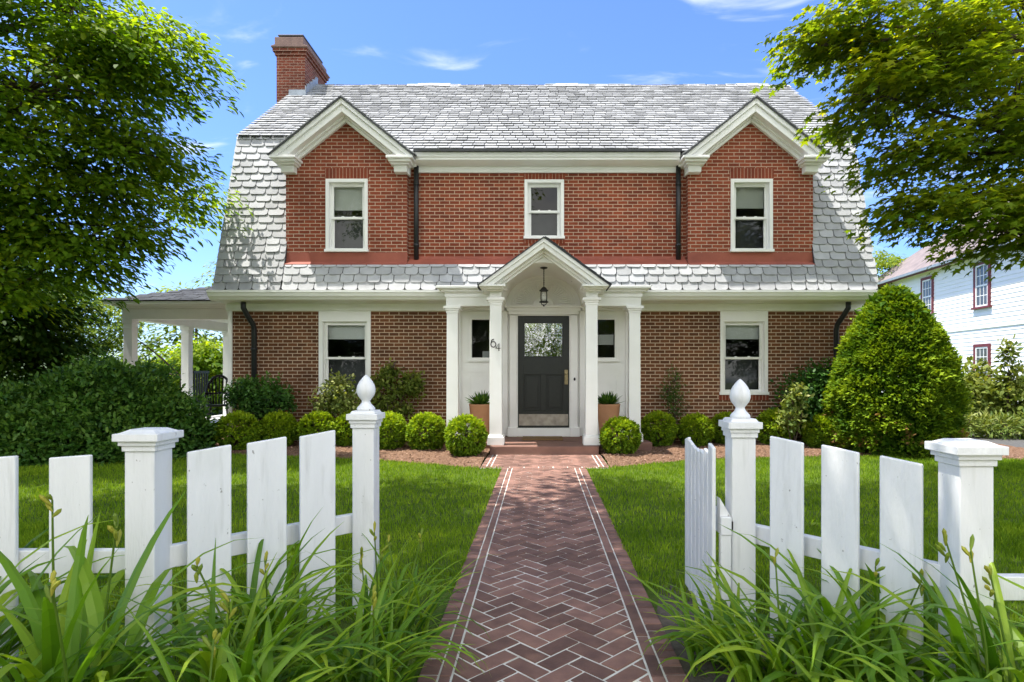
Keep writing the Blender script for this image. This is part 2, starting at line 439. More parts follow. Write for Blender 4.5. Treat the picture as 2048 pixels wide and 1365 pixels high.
cl.inputs['To Max'].default_value = 0.85
t.l(nz.outputs[0], cl.inputs[0])
deep = t.mix(1.0, sky.outputs[0], (0.52,0.655,0.98), 'MULTIPLY')
skc = t.mix(cl.outputs[0], deep, (4.6,4.8,5.2))
# added bright cloud banks behind the camera, unseen, to fill the shaded front
n2 = t.n('ShaderNodeTexNoise'); n2.inputs['Scale'].default_value = 1.6; n2.inputs['Detail'].default_value = 6
t.l(cb.outputs[0], n2.inputs['Vector'])
south = t.n('ShaderNodeMapRange'); south.inputs['From Min'].default_value = 0.1; south.inputs['From Max'].default_value = -0.45
t.l(sp.outputs[1], south.inputs[0])
cov = t.math('ADD', n2.outputs[0], t.math('MULTIPLY', south.outputs[0], 0.34))
cm = t.n('ShaderNodeMapRange', interpolation_type='SMOOTHSTEP'); cm.inputs['From Min'].default_value = 0.66; cm.inputs['From Max'].default_value = 0.86
t.l(cov, cm.inputs[0])
cmm = t.math('MULTIPLY', cm.outputs[0], south.outputs[0])
skc = t.mix(cmm, skc, (9.0,8.95,8.8))
t.l(skc, bg.inputs[0]); t.l(bg.outputs[0], wo.inputs[0])

SC.view_settings.view_transform = 'Standard'; SC.view_settings.look = 'None'
SC.view_settings.exposure = 1.15; SC.view_settings.gamma = 1.0
SC.render.engine = 'CYCLES'
SC.cycles.max_bounces = 12; SC.cycles.diffuse_bounces = 8; SC.cycles.transparent_max_bounces = 12
SC.cycles.use_denoising = True

# ------------------------------------------------------------------ brick house
XL, XR = -5.69, 5.89; CX = 0.1; YF = 11.2; YB = 17.9
house = empty('brick_house', (CX, YF, 0), 'two-storey red brick house with grey slate gambrel roof, white trim and a central arched porch', 'house')
H = house
def tiles(mb, O, U, V, ul, vl, ex=0.147, tw=0.26, th=0.016, keep=None, ch=0.05, lift=0.02, wild=1.0, gap=0.0065):
    O = Vector(O); U = Vector(U).normalized(); V = Vector(V).normalized(); Nn = U.cross(V).normalized()
    rows = int(math.ceil(vl/ex))
    for j in range(rows):
        v0 = j*ex - 0.012; v1 = min(v0 + ex*1.25, vl)
        u = -tw*(0.5 if j % 2 else 0.0)*random.uniform(.9,1.1)
        while u < ul - 0.02:
            wd = tw*random.uniform(0.86,1.14)
            a = max(u, 0.0) + gap; b = min(u+wd, ul) - gap
            u += wd
            if b - a < 0.05: continue
            if keep and not keep(O + U*((a+b)/2) + V*(v0+ex*0.6)): continue
            c = min(ch, (b-a)*0.3); d1 = random.uniform(-.006,.006)*wild; d2 = random.uniform(-.006,.006)*wild
            l1 = lift + random.uniform(-.004,.007)*wild
            # outline: rounded bottom corners
            pl = [(a+c*1.0, v0+d1), (b-c*1.0, v0+d2), (b-c*0.3, v0+d2+c*0.3), (b, v0+c), (b, v1), (a, v1), (a, v0+c), (a+c*0.3, v0+d1+c*0.3)]
            k = len(pl)
            top = []
            for (x, y) in pl:
                f = (y - v0)/(v1 - v0)
                top.append(O + U*x + V*y + Nn*(l1*(1-f) + 0.006*f + th*0.5))
            bot = [p - Nn*th for p in top]
            fs = [tuple(range(k))] + [(i+k, (i+1)%k+k, (i+1)%k, i) for i in (7,0,1,2,3,5,6)]
            mb.add(top+bot, fs, random.random()**1.0)

# lower walls -------------------------------------------------------
WIN_L = (-4.09,-3.13,0.908,2.46); WIN_R = (3.333,4.213,0.908,2.46)
BAYX0, BAYX1 = -1.62, 1.74
def wall_xz(mb, x0, x1, z0, z1, y, holes=()):
    xs = sorted({x0,x1,*[h[0] for h in holes],*[h[1] for h in holes]}); zs = sorted({z0,z1,*[h[2] for h in holes],*[h[3] for h in holes]})
    xs = [x for x in xs if x0 <= x <= x1]; zs = [z for z in zs if z0 <= z <= z1]
    for i in range(len(xs)-1):
        for j in range(len(zs)-1):
            xm = (xs[i]+xs[i+1])/2; zm = (zs[j]+zs[j+1])/2
            if any(h[0] < xm < h[1] and h[2] < zm < h[3] for h in holes): continue
            mb.quad((xs[i],y,zs[j]),(xs[i+1],y,zs[j]),(xs[i+1],y,zs[j+1]),(xs[i],y,zs[j+1]))
def shrink(h, d=0.012): return (h[0]+d,h[1]-d,h[2]+d,h[3]-d)
mb = MB()
wall_xz(mb, XL, BAYX0, 0, 2.6, YF, [shrink(WIN_L)])
wall_xz(mb, BAYX1, XR, 0, 2.6, YF, [shrink(WIN_R)])
# side and back walls with gambrel gables
def gable(x, flip):
    P = [(YF,0),(YB,0),(YB,2.78),(17.62,5.72),(14.56,8.1),(11.5,5.72),(10.72,2.78),(YF,2.78)]
    vs = [(x,y,z) for y,z in P]; f = tuple(range(len(P)))
    mb.add(vs, [f if flip else f[::-1]])
gable(XL, False); gable(XR, True)
mb.quad((XR,YB,0),(XL,YB,0),(XL,YB,2.78),(XR,YB,2.78))
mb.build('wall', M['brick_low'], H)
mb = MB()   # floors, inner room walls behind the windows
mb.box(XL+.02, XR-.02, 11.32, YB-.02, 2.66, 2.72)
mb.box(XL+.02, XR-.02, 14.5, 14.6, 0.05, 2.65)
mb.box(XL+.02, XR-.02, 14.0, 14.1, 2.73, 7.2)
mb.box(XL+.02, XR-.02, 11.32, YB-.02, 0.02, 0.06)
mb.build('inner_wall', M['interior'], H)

# upper walls --------------------------------------------------------
YC = 11.0; YD = 10.85
WIN_C = (-.282,.436,3.743,4.825); WIN_UL = (-3.839,-3.085,3.477,4.787); WIN_UR = (3.417,4.17,3.477,4.787)
DL = (-4.556,-2.386); DR = (2.655,4.897)
mb = MB()
wall_xz(mb, DL[1]-.02, DR[0]+.02, 3.38, 5.25, YC, [shrink(WIN_C)])
mb.build('upper_wall', M['brick_up'], H, label='red brick upper wall between the two gabled dormers')

# dark underlay sheets and slates
ez, ey = 2.77, 10.62; bz, by = 5.82, 11.5; rz, ry = 8.22, 14.56
RXL, RXR = -5.72, 5.93
vd = Vector((0, by-ey, bz-ez)); vl = vd.length
ud = Vector((0, ry-by, rz-bz)); ul_ = ud.length
und = MB()
def sheet(mb, a, b, c, d, th=0.03):
    a,b,c,d = map(Vector,(a,b,c,d)); n = (b-a).cross(d-a).normalized()*th
    mb.add([a,b,c,d,a-n,b-n,c-n,d-n], [(0,1,2,3),(7,6,5,4),(0,4,5,1),(1,5,6,2),(2,6,7,3),(3,7,4,0)])
def steep(x, z, off=0): return (x, ey+(z-ez)*(by-ey)/(bz-ez)+off, z)
sheet(und, steep(RXL,ez), steep(DL[0]+.02,ez), steep(DL[0]+.02,bz), steep(RXL,bz))
sheet(und, steep(DR[1]-.02,ez), steep(RXR,ez), steep(RXR,bz), steep(DR[1]-.02,bz))
sheet(und, steep(DL[0]+.02,ez), steep(-.66,ez), steep(-.66,3.26), steep(DL[0]+.02,3.26))
sheet(und, steep(.78,ez), steep(DR[1]-.02,ez), steep(DR[1]-.02,3.26), steep(.78,3.26))
sheet(und, (RXL,by,bz), (RXR,by,bz), (RXR,ry,rz), (RXL,ry,rz))
y0c = 10.74; z0c = bz - (by-y0c)*(rz-bz)/(ry-by)
sheet(und, (DL[1]-.06,y0c,z0c), (DR[0]+.06,y0c,z0c), (DR[0]+.06,by,bz), (DL[1]-.06,by,bz))
for sx_, x_ in ((-1,-.66),(1,.78)):
    q_ = [steep(x_,2.92), steep(x_,3.26), steep(x_-sx_*.46,3.26)]
    und.add(q_, [(0,1,2)])
for a_, b_ in (((DL[0]+DL[1])/2, DL[1]-.06), (DR[0]+.06, (DR[0]+DR[1])/2)):
    y1_ = 10.97; z1_ = bz - (by-y1_)*(rz-bz)/(ry-by)
    sheet(und, (a_,y1_,z1_), (b_,y1_,z1_), (b_,by,bz), (a_,by,bz))
# rear slopes
sheet(und, (RXR,2*ry-by,bz), (RXL,2*ry-by,bz), (RXL,ry,rz), (RXR,ry,rz))
sheet(und, (RXR,2*ry-ey,ez), (RXL,2*ry-ey,ez), (RXL,2*ry-by,bz), (RXR,2*ry-by,bz))
roof = und.build('roof', M['roof_under'], H)
sl = MB()
# steep lower slope (side strips, then the pent strip under the upper walls)
tiles(sl, steep(RXL-.03,ez), (1,0,0), vd, DL[0]-RXL+.05, vl-.02, 0.147, 0.262, ch=.045, lift=.027)
tiles(sl, steep(DR[1]-.02,ez), (1,0,0), vd, RXR-DR[1]+.05, vl-.02, 0.147, 0.262, ch=.045, lift=.027)
pv = 0.47*vl/(bz-ez)
tiles(sl, steep(DL[0]+.02,ez), (1,0,0), vd, DR[1]-DL[0]-.04, pv, 0.147, 0.262, ch=.045, lift=.027, keep=lambda p: not (-.74 < p.x < .86 and p.z < 3.40-.725*abs(p.x-.06)))
# upper slope down over the shed dormer
S0 = Vector((RXL-.03, y0c, z0c)); ulen = RXR-RXL+.06
def keep_up(p):
    if p.y < by:
        if DL[1]-.03 < p.x < DR[0]+.03: return True
        for d, s_ in ((DL,1),(DR,-1)):
            c = (d[0]+d[1])/2
            if (p.x-c)*s_ > 0 and abs(p.x-c) < 1.3 and p.z > 6.13-.8*abs(p.x-c)-.04: return True
        return False
    return True
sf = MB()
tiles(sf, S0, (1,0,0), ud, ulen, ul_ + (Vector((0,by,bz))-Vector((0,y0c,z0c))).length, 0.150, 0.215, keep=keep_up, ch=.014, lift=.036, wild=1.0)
tiles(sl, (RXR,2*ry-by,bz), (-1,0,0), (0,by-ry,rz-bz), ulen, ul_, 0.30, 0.4, ch=.02)
tiles(sl, (RXR,2*ry-ey,ez), (-1,0,0), (0,ey-by,bz-ez), ulen, vl, 0.30, 0.4, ch=.02)
# ridge capping pieces
x = RXL-.02
while x < RXR:
    wv = 0.02*math.sin(x*1.7)+0.012*math.sin(x*4.1)
    a = random.uniform(-.006,.006)
    sl.add([(x,ry-.12,rz-.075+wv),(x+.27,ry-.12,rz-.075+wv+a),(x+.27,ry,rz+.035+wv+a),(x,ry,rz+.035+wv),(x+.27,ry+.12,rz-.075+wv),(x,ry+.12,rz-.075+wv)],
           [(0,1,2,3),(3,2,4,5)], random.random())
    x += 0.255
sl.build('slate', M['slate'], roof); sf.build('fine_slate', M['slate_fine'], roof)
mb = MB()   # left, lead strip at the break; right, dark strip drawn as a shadow line
for a, b in ((RXL-.03, DL[0]-.05), (DR[1]+.08, RXR+.03)):
    mb = MB(); mb.add([(a,by-.035,bz-.05),(b,by-.035,bz-.05),(b,by+.03,bz+.035),(a,by+.03,bz+.035)], [(0,1,2,3)])
    mb.build('break_flashing_and_shadow', M['dark_lead'], roof)

# apron flashing in red paint under the upper walls
mb = MB()
mb.prism_yz([(10.74,3.235),(10.995,3.36),(10.995,3.43),(10.985,3.43),(10.97,3.385),(10.74,3.25)], DL[1]+.02, DR[0]-.02)
for d in (DL, DR):
    mb.prism_yz([(10.735,3.225),(10.85,3.26),(10.85,3.47),(10.835,3.47),(10.825,3.30),(10.735,3.245)], d[0]-.01, d[1]+.01)
mb.build('apron_flashing', M['red_flash'], H)

# gabled dormers --------------------------------------------------------
def clip_chev(c, za, t, zc, slope=0.8):
    xo = (za-zc)/slope; xi = (za-t-zc)/slope
    return [(c-xo,zc),(c-xi,zc),(c,za-t),(c+xi,zc),(c+xo,zc),(c,za)]
def chev(mb, c, za, t, zc, y0, y1, slope=0.8):
    xo = (za-zc)/slope; xi = (za-t-zc)/slope
    mb.prism_xz([(c-xo,zc),(c-xi,zc),(c,za-t),(c,za)], y0, y1)
    mb.prism_xz([(c,za-t),(c+xi,zc),(c+xo,zc),(c,za)], y0, y1)
for (d, wn, side) in ((DL, WIN_UL, 'left'), (DR, WIN_UR, 'right')):
    c = (d[0]+d[1])/2
    mb = MB(); hw = (d[1]-d[0])/2
    wall_xz(mb, d[0], d[1], 3.2, 4.95, YD, [shrink(wn)])
    mb.add([(d[0],YD,4.95),(d[1],YD,4.95),(c,YD,4.95+hw*.8)], [(0,1,2)])
    for xx, fl in ((d[0],0),(d[1],1)):
        q = [(xx,YD,3.2),(xx,12.0,3.2),(xx,12.0,4.95),(xx,YD,4.95)]
        mb.add(q, [(0,1,2,3) if fl else (3,2,1,0)])
    dm = mb.build('dormer', M['brick_dorm'], H, label='gabled brick dormer, %s of the two' % side)
    mb = MB()
    chev(mb, c, 6.11, 0.09, 5.11, 10.55, YD)
    chev(mb, c, 6.02, 0.13, 5.11, 10.59, YD)
    chev(mb, c, 5.905, 0.045, 5.11, 10.73, YD)
    chev(mb, c, 5.86, 0.065, 5.11, 10.79, YD+.01)
    for s in (-1, 1):
        e = c + s*hw
        mb.box(e - s*.30, e + s*.165, 10.52, YD+.01, 5.06, 5.107)
        mb.box(e - s*.27, e + s*.12, 10.57, YD+.01, 5.015, 5.06)
        mb.box(e - s*.24, e + s*.075, 10.63, YD+.01, 4.985, 5.015)
        mb.box(e - s*.20, e + s*.03, 10.70, YD+.01, 4.87, 4.985)
        # cornice running back along the dormer side
        mb.box(e, e + s*.165, YD+.012, 11.42, 5.02, 5.105)
        mb.box(e, e + s*.04, YD+.012, 11.36, 4.87, 5.02)
    mb.build('cornice', M['white'], dm, bevel=.008)
    mb = MB()
    for s in (-1, 1):
        V_ = Vector((-s*1.28, 0, 1.024)); L_ = V_.length
        O_ = Vector((c+s*1.28, 10.52 if s > 0 else 12.05, 5.115))
        U_ = (0,1,0) if s > 0 else (0,-1,0)
        a = Vector((c+s*1.27,10.54,5.115)); b = Vector((c+s*1.27,12.05,5.115)); e1 = Vector((c,12.05,6.131)); e0 = Vector((c,10.54,6.131))
        if s > 0: sheet(mb, a, b, e1, e0, .015)
        else: sheet(mb, b, a, e0, e1, .015)
        tiles(mb, O_+Vector((0,0,.004)), U_, V_, 1.53, L_, 0.15, 0.25, ch=.02, th=.014)
    mb.build('dormer_roof', M['slate'], dm)
    # thin dark edge of the slates along the rake
    mb = MB(); chev(mb, c, 6.140, .026, 5.112, 10.515, 10.56); mb.build('rake_edge', M['dark_lead'], dm)
    # soldier courses
    mb = MB()
    mb.box(wn[0]-.02, wn[1]+.02, YD-.006, YD+.02, wn[3]+.002, wn[3]+.195)
    mb.build('soldier_course', M['brick_soldier'], dm); mb = MB()
    mb.box(wn[0]-.02, wn[1]+.02, YD-.006, YD+.02, wn[2]-.075, wn[2]-.002)
    mb.build('sill_course', M['brick_soldier'], dm)
mb = MB()
mb.box(WIN_C[0]-.02, WIN_C[1]+.02, YC-.006, YC+.02, WIN_C[3]+.002, 4.945)
mb.build('soldier_course', M['brick_soldier'], H)
for wn, y_, h_ in ((WIN_C, YC, .075), (WIN_L, YF, .10), (WIN_R, YF, .10)):
    mb = MB(); mb.box(wn[0]-.02, wn[1]+.02, y_-.006, y_+.02, wn[2]-h_, wn[2]-.002)
    mb.build('sill_course', M['brick_soldier'], H)

# cornices and gutters -----------------------------------------------------
mb = MB()
a, b = DL[1]+.17, DR[0]-.17
prof = [(10.72,5.235),(10.72,5.15),(10.74,5.13),(10.74,5.10),(10.80,5.07),(10.86,5.05),(10.955,5.05),(10.955,5.01),(10.965,5.0),(10.965,4.945),(10.999,4.945),(10.999,5.235)]
mb.prism_yz(prof, a, b)
mb.build('upper_cornice', M['white'], H, label='white cornice running between the two dormers')
mb = MB()
prof = [(10.50,2.755),(10.50,2.715),(10.52,2.70),(10.535,2.655),(10.57,2.63),(10.60,2.60),(10.64,2.585),(11.14,2.585),(11.14,2.47),(11.15,2.455),(11.199,2.455),(11.199,2.69),(10.75,2.755)]
for a, b in ((XL-.10, BAYX0-.01), (BAYX1+.01, XR+.07)):
    mb.prism_yz(prof, a, b)
    mb.build('eaves_cornice', M['white'], H); mb = MB()
mb.box(XL-.075, XL-.002, YF-.03, YF+.12, 0.1, 2.58)
mb.build('corner_board', M['white'], H)
g = MB()
g.box(DL[1]+.15, DR[0]-.15, 10.66, 10.73, 5.225, 5.262)
g.build('gutter', M['dark_lead'], H)

# downspouts -----------------------------------------------------------------
def spout(pts, rad=.043, bands=()):
    mb = MB(); mb.tube(pts, rad, 12)
    for z in bands:
        p = pts[-1]; mb.tube([(p[0],p[1],z-.02),(p[0],p[1],z+.02)], rad*1.22, 12)
        mb.box(p[0]-.012, p[0]+.012, p[1], p[1]+.085, z-.012, z+.012)
    return mb.build('downspout', M['black_pipe'], H, smooth=True)
spout([(-2.235,10.93,5.09),(-2.235,10.93,3.36)], .043, (4.72,3.62))
spout([(2.50,10.93,5.09),(2.50,10.93,3.36)], .043, (4.72,3.62))
spout([(-5.32,10.85,2.60),(-5.32,10.85,2.48),(-5.30,10.95,2.36),(-5.26,11.09,2.20),(-5.26,11.13,2.10),(-5.26,11.13,0.05)], .047, (1.75,0.7))
spout([(5.53,10.85,2.60),(5.53,10.85,2.48),(5.50,10.95,2.36),(5.45,11.09,2.20),(5.45,11.13,2.10),(5.45,11.13,0.05)], .047, (1.75,0.7))
mb = MB(); mb.box(-3.95,-3.80,11.12,11.199,.72,.90); mb.box(-3.93,-3.82,11.10,11.12,.74,.88); mb.build('meter_box', M['grey_box'], H, bevel=.008)

# windows ----------------------------------------------------------------------
def window(w, yf, shade=0.5, cas=.06, screen=True, label=None, casing_top=.06):
    x0,x1,z0,z1 = w
    mb = MB()
    yo, yi = yf-.028, yf+.17
    # casing and deep jamb
    mb.box(x0, x0+cas, yo, yi, z0+.05, z1-casing_top); mb.box(x1-cas, x1, yo, yi, z0+.05, z1-casing_top)
    mb.box(x0, x1, yo, yi, z1-casing_top, z1)
    # inner stop bead
    xi0, xi1, zi0, zi1 = x0+cas, x1-cas, z0+.05, z1-casing_top
    mb.box(xi0, xi0+.018, yf+.05, yi-.004, zi0, zi1-.018); mb.box(xi1-.018, xi1, yf+.05, yi-.004, zi0, zi1-.018)
    mb.box(xi0, xi1, yf+.05, yi-.004, zi1-.018, zi1)
    f = mb.build('window', M['white'], H, bevel=.005, label=label)
    mb = MB(); mb.box(x0-.015, x1+.015, yf-.06, yi, z0, z0+.05); mb.build('sill', M['white'], f, bevel=.006)
    a, b, c, d = xi0+.018, xi1-.018, zi0, zi1-.018
    zm = c + (d-c)*.49; s = .042
    def sash(z0_, z1_, y):
        mb = MB()
        mb.box(a, a+s, y, y+.035, z0_, z1_); mb.box(b-s, b, y, y+.035, z0_, z1_)
        mb.box(a+s, b-s, y, y+.035, z0_, z0_+s); mb.box(a+s, b-s, y, y+.035, z1_-s, z1_)
        mb.build('sash', M['white'], f, bevel=.003)
        g = MB(); yy = y+.018; g.quad((a+s-.004,yy,z0_+s-.004),(b-s+.004,yy,z0_+s-.004),(b-s+.004,yy,z1_-s+.004),(a+s-.004,yy,z1_-s+.004))
        g.build('pane', M['glass'], f)
    sash(zm-.02, d, yf+.062); sash(c, zm+.02, yf+.10)
    for xx in (a+(b-a)*.33, a+(b-a)*.67):
        pass
    for xx in (a+(b-a)*.33, a+(b-a)*.67):
        mb = MB(); mb.box(xx-.02, xx+.02, yf+.07, yf+.11, zm+.0205, zm+.036); mb.build('sash_lock', M['white'], f)
    if screen:
        mb = MB(); mb.box(a-.01, b+.01, yf+.36, yf+.37, c, zm+.01); mb.build('insect_screen', M['screen'], f)
    if shade > 0:
        mb = MB(); zs = d - (d-zm)*shade
        mb.box(a+.01, b-.01, yf+.20, yf+.206, zs, d+.05); mb.box(a+.01, b-.01, yf+.193, yf+.213, zs-.02, zs); mb.build('window_shade', M['shade'], f)
window(WIN_UL, YD, .68, label='dormer window with half-drawn shade on the left')
window(WIN_UR, YD, .62, label='dormer window on the right')
window(WIN_C, YC, .0, label='small middle window above the porch')
window(WIN_L, YF, .42, .075, True, 'tall ground-floor window left of the porch', .20)
window(WIN_R, YF, .42, .065, True, 'tall ground-floor window right of the porch', .20)

# chimney --------------------------------------------------------------------------
mb = MB(); mb.box(-6.01,-5.36,13.8,15.1,0,8.55)
mb.box(-6.04,-5.33,13.77,15.13,8.55,8.62); mb.box(-6.075,-5.295,13.735,15.165,8.62,8.70)
ch = mb.build('chimney', M['brick_chim'], H)
mb = MB(); mb.prism_xz([(-6.10,8.70),(-5.27,8.70),(-5.27,8.73),(-5.36,8.76),(-5.36,8.92),(-6.01,8.92),(-6.01,8.76),(-6.10,8.73)],13.70,15.2)
mb.build('chimney_cap', M['stone_cap'], ch, bevel=.008)
mb = MB()
for yy in (13.95, 14.85):
    for xx in (-5.93,-5.47): mb.box(xx-.03,xx+.03,yy-.03,yy+.03,8.92,9.0)
mb.box(-5.85,-5.52,13.95,14.9,8.92,8.99)
mb.build('flue', M['brick_chim'], ch)
mb = MB(); mb.box(-5.98,-5.40,13.8,15.05,9.0,9.035); mb.build('flue_slab', M['dark_lead'], ch, bevel=.006)
mb = MB()   # stepped lead flashing where it meets the slates
mb.box(-5.72,-5.335,13.77,13.799,7.55,7.76)
for i in range(9):
    y = 13.8+i*.085; z = bz + (y-by)*(rz-bz)/(ry-by)
    mb.box(-5.359,-5.344,y,y+.084,z-.05,z+.24+.02*(i%2))
mb.add([(-5.344,13.77,7.63),(-5.10,13.77,7.625),(-5.10,14.56,8.255),(-5.344,14.56,8.26)],[(0,1,2,3)])
mb.build('lead_flashing', M['lead'], ch)

# ------------------------------------------------------------------ front portico
PX = 0.06
mb = MB()
mb.box(-.80,.935,9.60,10.10,0,.15); mb.box(-.80,.935,10.10,11.3,0.0,.15)
mb.box(-1.76,-.803,10.12,11.3,0,.146); mb.box(.938,1.88,10.12,11.3,0,.146)
mb.build('porch_step', M['step'], H, bevel=.012)
def column(x, y, zb, zt, w=.2, base=True):
    h = w/2; mb = MB()
    if base:
        mb.box(x-h-.035,x+h+.035,y-h-.035,y+h+.035,zb,zb+.13); mb.box(x-h-.02,x+h+.02,y-h-.02,y+h+.02,zb+.13,zb+.155)
        z0 = zb+.155
    else: z0 = zb
    k = .94  # slight taper
    mb.add([(x-h,y-h,z0),(x+h,y-h,z0),(x+h,y+h,z0),(x-h,y+h,z0),(x-h*k,y-h*k,zt-.12),(x+h*k,y-h*k,zt-.12),(x+h*k,y+h*k,zt-.12),(x-h*k,y+h*k,zt-.12)],
           [(0,3,2,1),(4,5,6,7),(0,1,5,4),(1,2,6,5),(2,3,7,6),(3,0,4,7)])
    c = mb.build('porch_column', M['white'], H, bevel=.006)
    mb = MB()
    mb.box(x-h-.005,x+h+.005,y-h-.005,y+h+.005,zt-.12,zt-.075); mb.box(x-h-.022,x+h+.022,y-h-.022,y+h+.022,zt-.075,zt-.045); mb.box(x-h-.045,x+h+.045,y-h-.045,y+h+.045,zt-.045,zt)
    mb.build('capital', M['white'], c, bevel=.006)
    return c
colL = column(PX-.775, 9.86, .15, 2.53); column(PX+.775, 9.86, .15, 2.53)
column(PX-1.55, 10.37, .146, 2.45); column(PX+1.55, 10.37, .146, 2.45)
# entablature
mb = MB()
for s in (-1, 1):
    def bx(xa, xb, *r): mb.box(PX+s*xa, PX+s*xb, *r)
    # block over front column and beam running back to the wall
    bx(.685,.875, 9.765, 11.12, 2.53, 2.645)
    # flanking frieze over the outer column and its beam back
    bx(.877,1.655, 10.275, 10.465, 2.45, 2.66); bx(1.46,1.655, 10.467, 11.12, 2.45, 2.66)
    bx(.877,1.675, 10.255, 10.274, 2.60, 2.66)
    # flanking crown moulding, stepped, front and side
    for k_, (z0, z1) in enumerate(((2.66,2.685),(2.685,2.715),(2.715,2.735),(2.735,2.775))):
        e = (.03,.075,.11,.145)[k_]
        bx(.877,1.655+e, 10.275-e*1.2, 11.13-.003*k_, z0, z1)
    mb.build('entablature', M['white'], H, bevel=.006); mb = MB()
# little roof on each flank
for s in (-1,1):
    mb = MB()
    x0, x1 = sorted((PX+s*.9, PX+s*1.82))
    mb.add([(x0,10.11,2.778),(x1,10.11,2.778),(x1,10.8,2.86),(x0,10.8,2.86),(x0,10.8,2.778),(x1,10.8,2.778)],[(0,1,2,3),(1,5,2),(0,3,4)])
    mb.build('flank_roof', M['lead'], H)
# gable front with the arch cut through it, barrel vault behind
RXA, RZA, ZS = .685, .545, 2.55
N_ = 28
arc = [(PX - RXA*math.cos(math.pi*i/N_), ZS + RZA*math.sin(math.pi*i/N_)) for i in range(N_+1)]
mb = MB()
def gtop(x): return 3.31 - .725*abs(x-PX)
for y, sgn in ((9.76,1),):
    for i in range(N_):
        (xa,za),(xb,zb) = arc[i],arc[i+1]
        mb.quad((xa,y,za),(xb,y,zb),(xb,y,max(gtop(xb),zb+.02)),(xa,y,max(gtop(xa),za+.02)))
vault = MB()
for i in range(N_):
    (xa,za),(xb,zb) = arc[i],arc[i+1]
    vault.quad((xa,9.76,za),(xa,11.14,za),(xb,11.14,zb),(xb,9.76,zb))
# archivolt moulding
for i in range(N_):
    a0, a1 = math.pi*i/N_, math.pi*(i+1)/N_
    def pt(a, d, y): return (PX-(RXA+d)*math.cos(a), y, ZS+(RZA+d)*math.sin(a))
    mb.quad(pt(a0,.0,9.742),pt(a1,.0,9.742),pt(a1,.05,9.742),pt(a0,.05,9.742))
    mb.quad(pt(a0,.05,9.742),pt(a1,.05,9.742),pt(a1,.05,9.76),pt(a0,.05,9.76))
    mb.quad(pt(a1,.0,9.742),pt(a0,.0,9.742),pt(a0,.0,9.76),pt(a1,.0,9.76))
pg = mb.build('portico_gable', M['white'], H)
vault.build('barrel_vault', M['white'], H, smooth=True)
mb = MB()
chev(mb, PX, 3.43, .07, 2.70, 9.45, 9.78, .725); chev(mb, PX, 3.36, .08, 2.70, 9.485, 9.78, .725)
chev(mb, PX, 3.28, .045, 2.70, 9.63, 9.78, .725); chev(mb, PX, 3.235, .04, 2.70, 9.70, 9.78, .725)
for s in (-1,1):
    def bx(xa, xb, *r): mb.box(PX+s*xa, PX+s*xb, *r)
    bx(.60,1.02, 9.45, 9.9, 2.67, 2.699); bx(.63,.97, 9.52, 9.9, 2.645, 2.67); bx(.655,.92, 9.60, 9.9, 2.625, 2.645)
    bx(1.0,1.02, 9.901, 11.0, 2.645, 2.699)
    bx(.88,1.0, 9.901, 11.0, 2.645, 2.699)
mb.build('pediment', M['white'], pg, bevel=.005)
mb = MB()
for s in (-1,1):
    V_ = Vector((-s*1.04,0,.754)); a = Vector((PX+s*1.045,9.43,2.688)); b = Vector((PX+s*1.045,11.02,2.688)); e0 = a+V_; e1 = b+V_
    e0.x = e1.x = PX; e0.z = e1.z = 3.446
    (sheet(mb,a,b,e1,e0,.016) if s>0 else sheet(mb,b,a,e0,e1,.016))
    O_ = Vector((PX+s*1.05, 9.44 if s>0 else 11.0, 2.692)); tiles(mb, O_, (0,1,0) if s>0 else (0,-1,0), (-s*1.05,0,.761), 1.30, 1.28, .15, .25, ch=.02, th=.012, lift=.012)
mb.build('portico_roof', M['porch_roof'], pg)
# back wall of the porch with panels
DX0, DX1, DZ0, DZ1 = -.407, .537, .306, 2.36
SL = (-1.26,-.93,1.593,2.297); SR = (1.05,1.38,1.593,2.297)
mb = MB(); YW = 11.16
wall_xz(mb, BAYX0-.02, BAYX1+.02, .10, 2.66, YW, [(DX0,DX1,.0,DZ1),SL,SR])
for i in range(N_):
    (xa,za),(xb,zb) = arc[i],arc[i+1]
    mb.quad((xa,11.138,2.545),(xb,11.138,2.545),(xb,11.138,zb),(xa,11.138,za))
mb.box(BAYX0-.02, PX-.71, 11.0, YW-.002, 2.452, 2.53); mb.box(PX+.71, BAYX1+.02, 11.0, YW-.002, 2.452, 2.53)
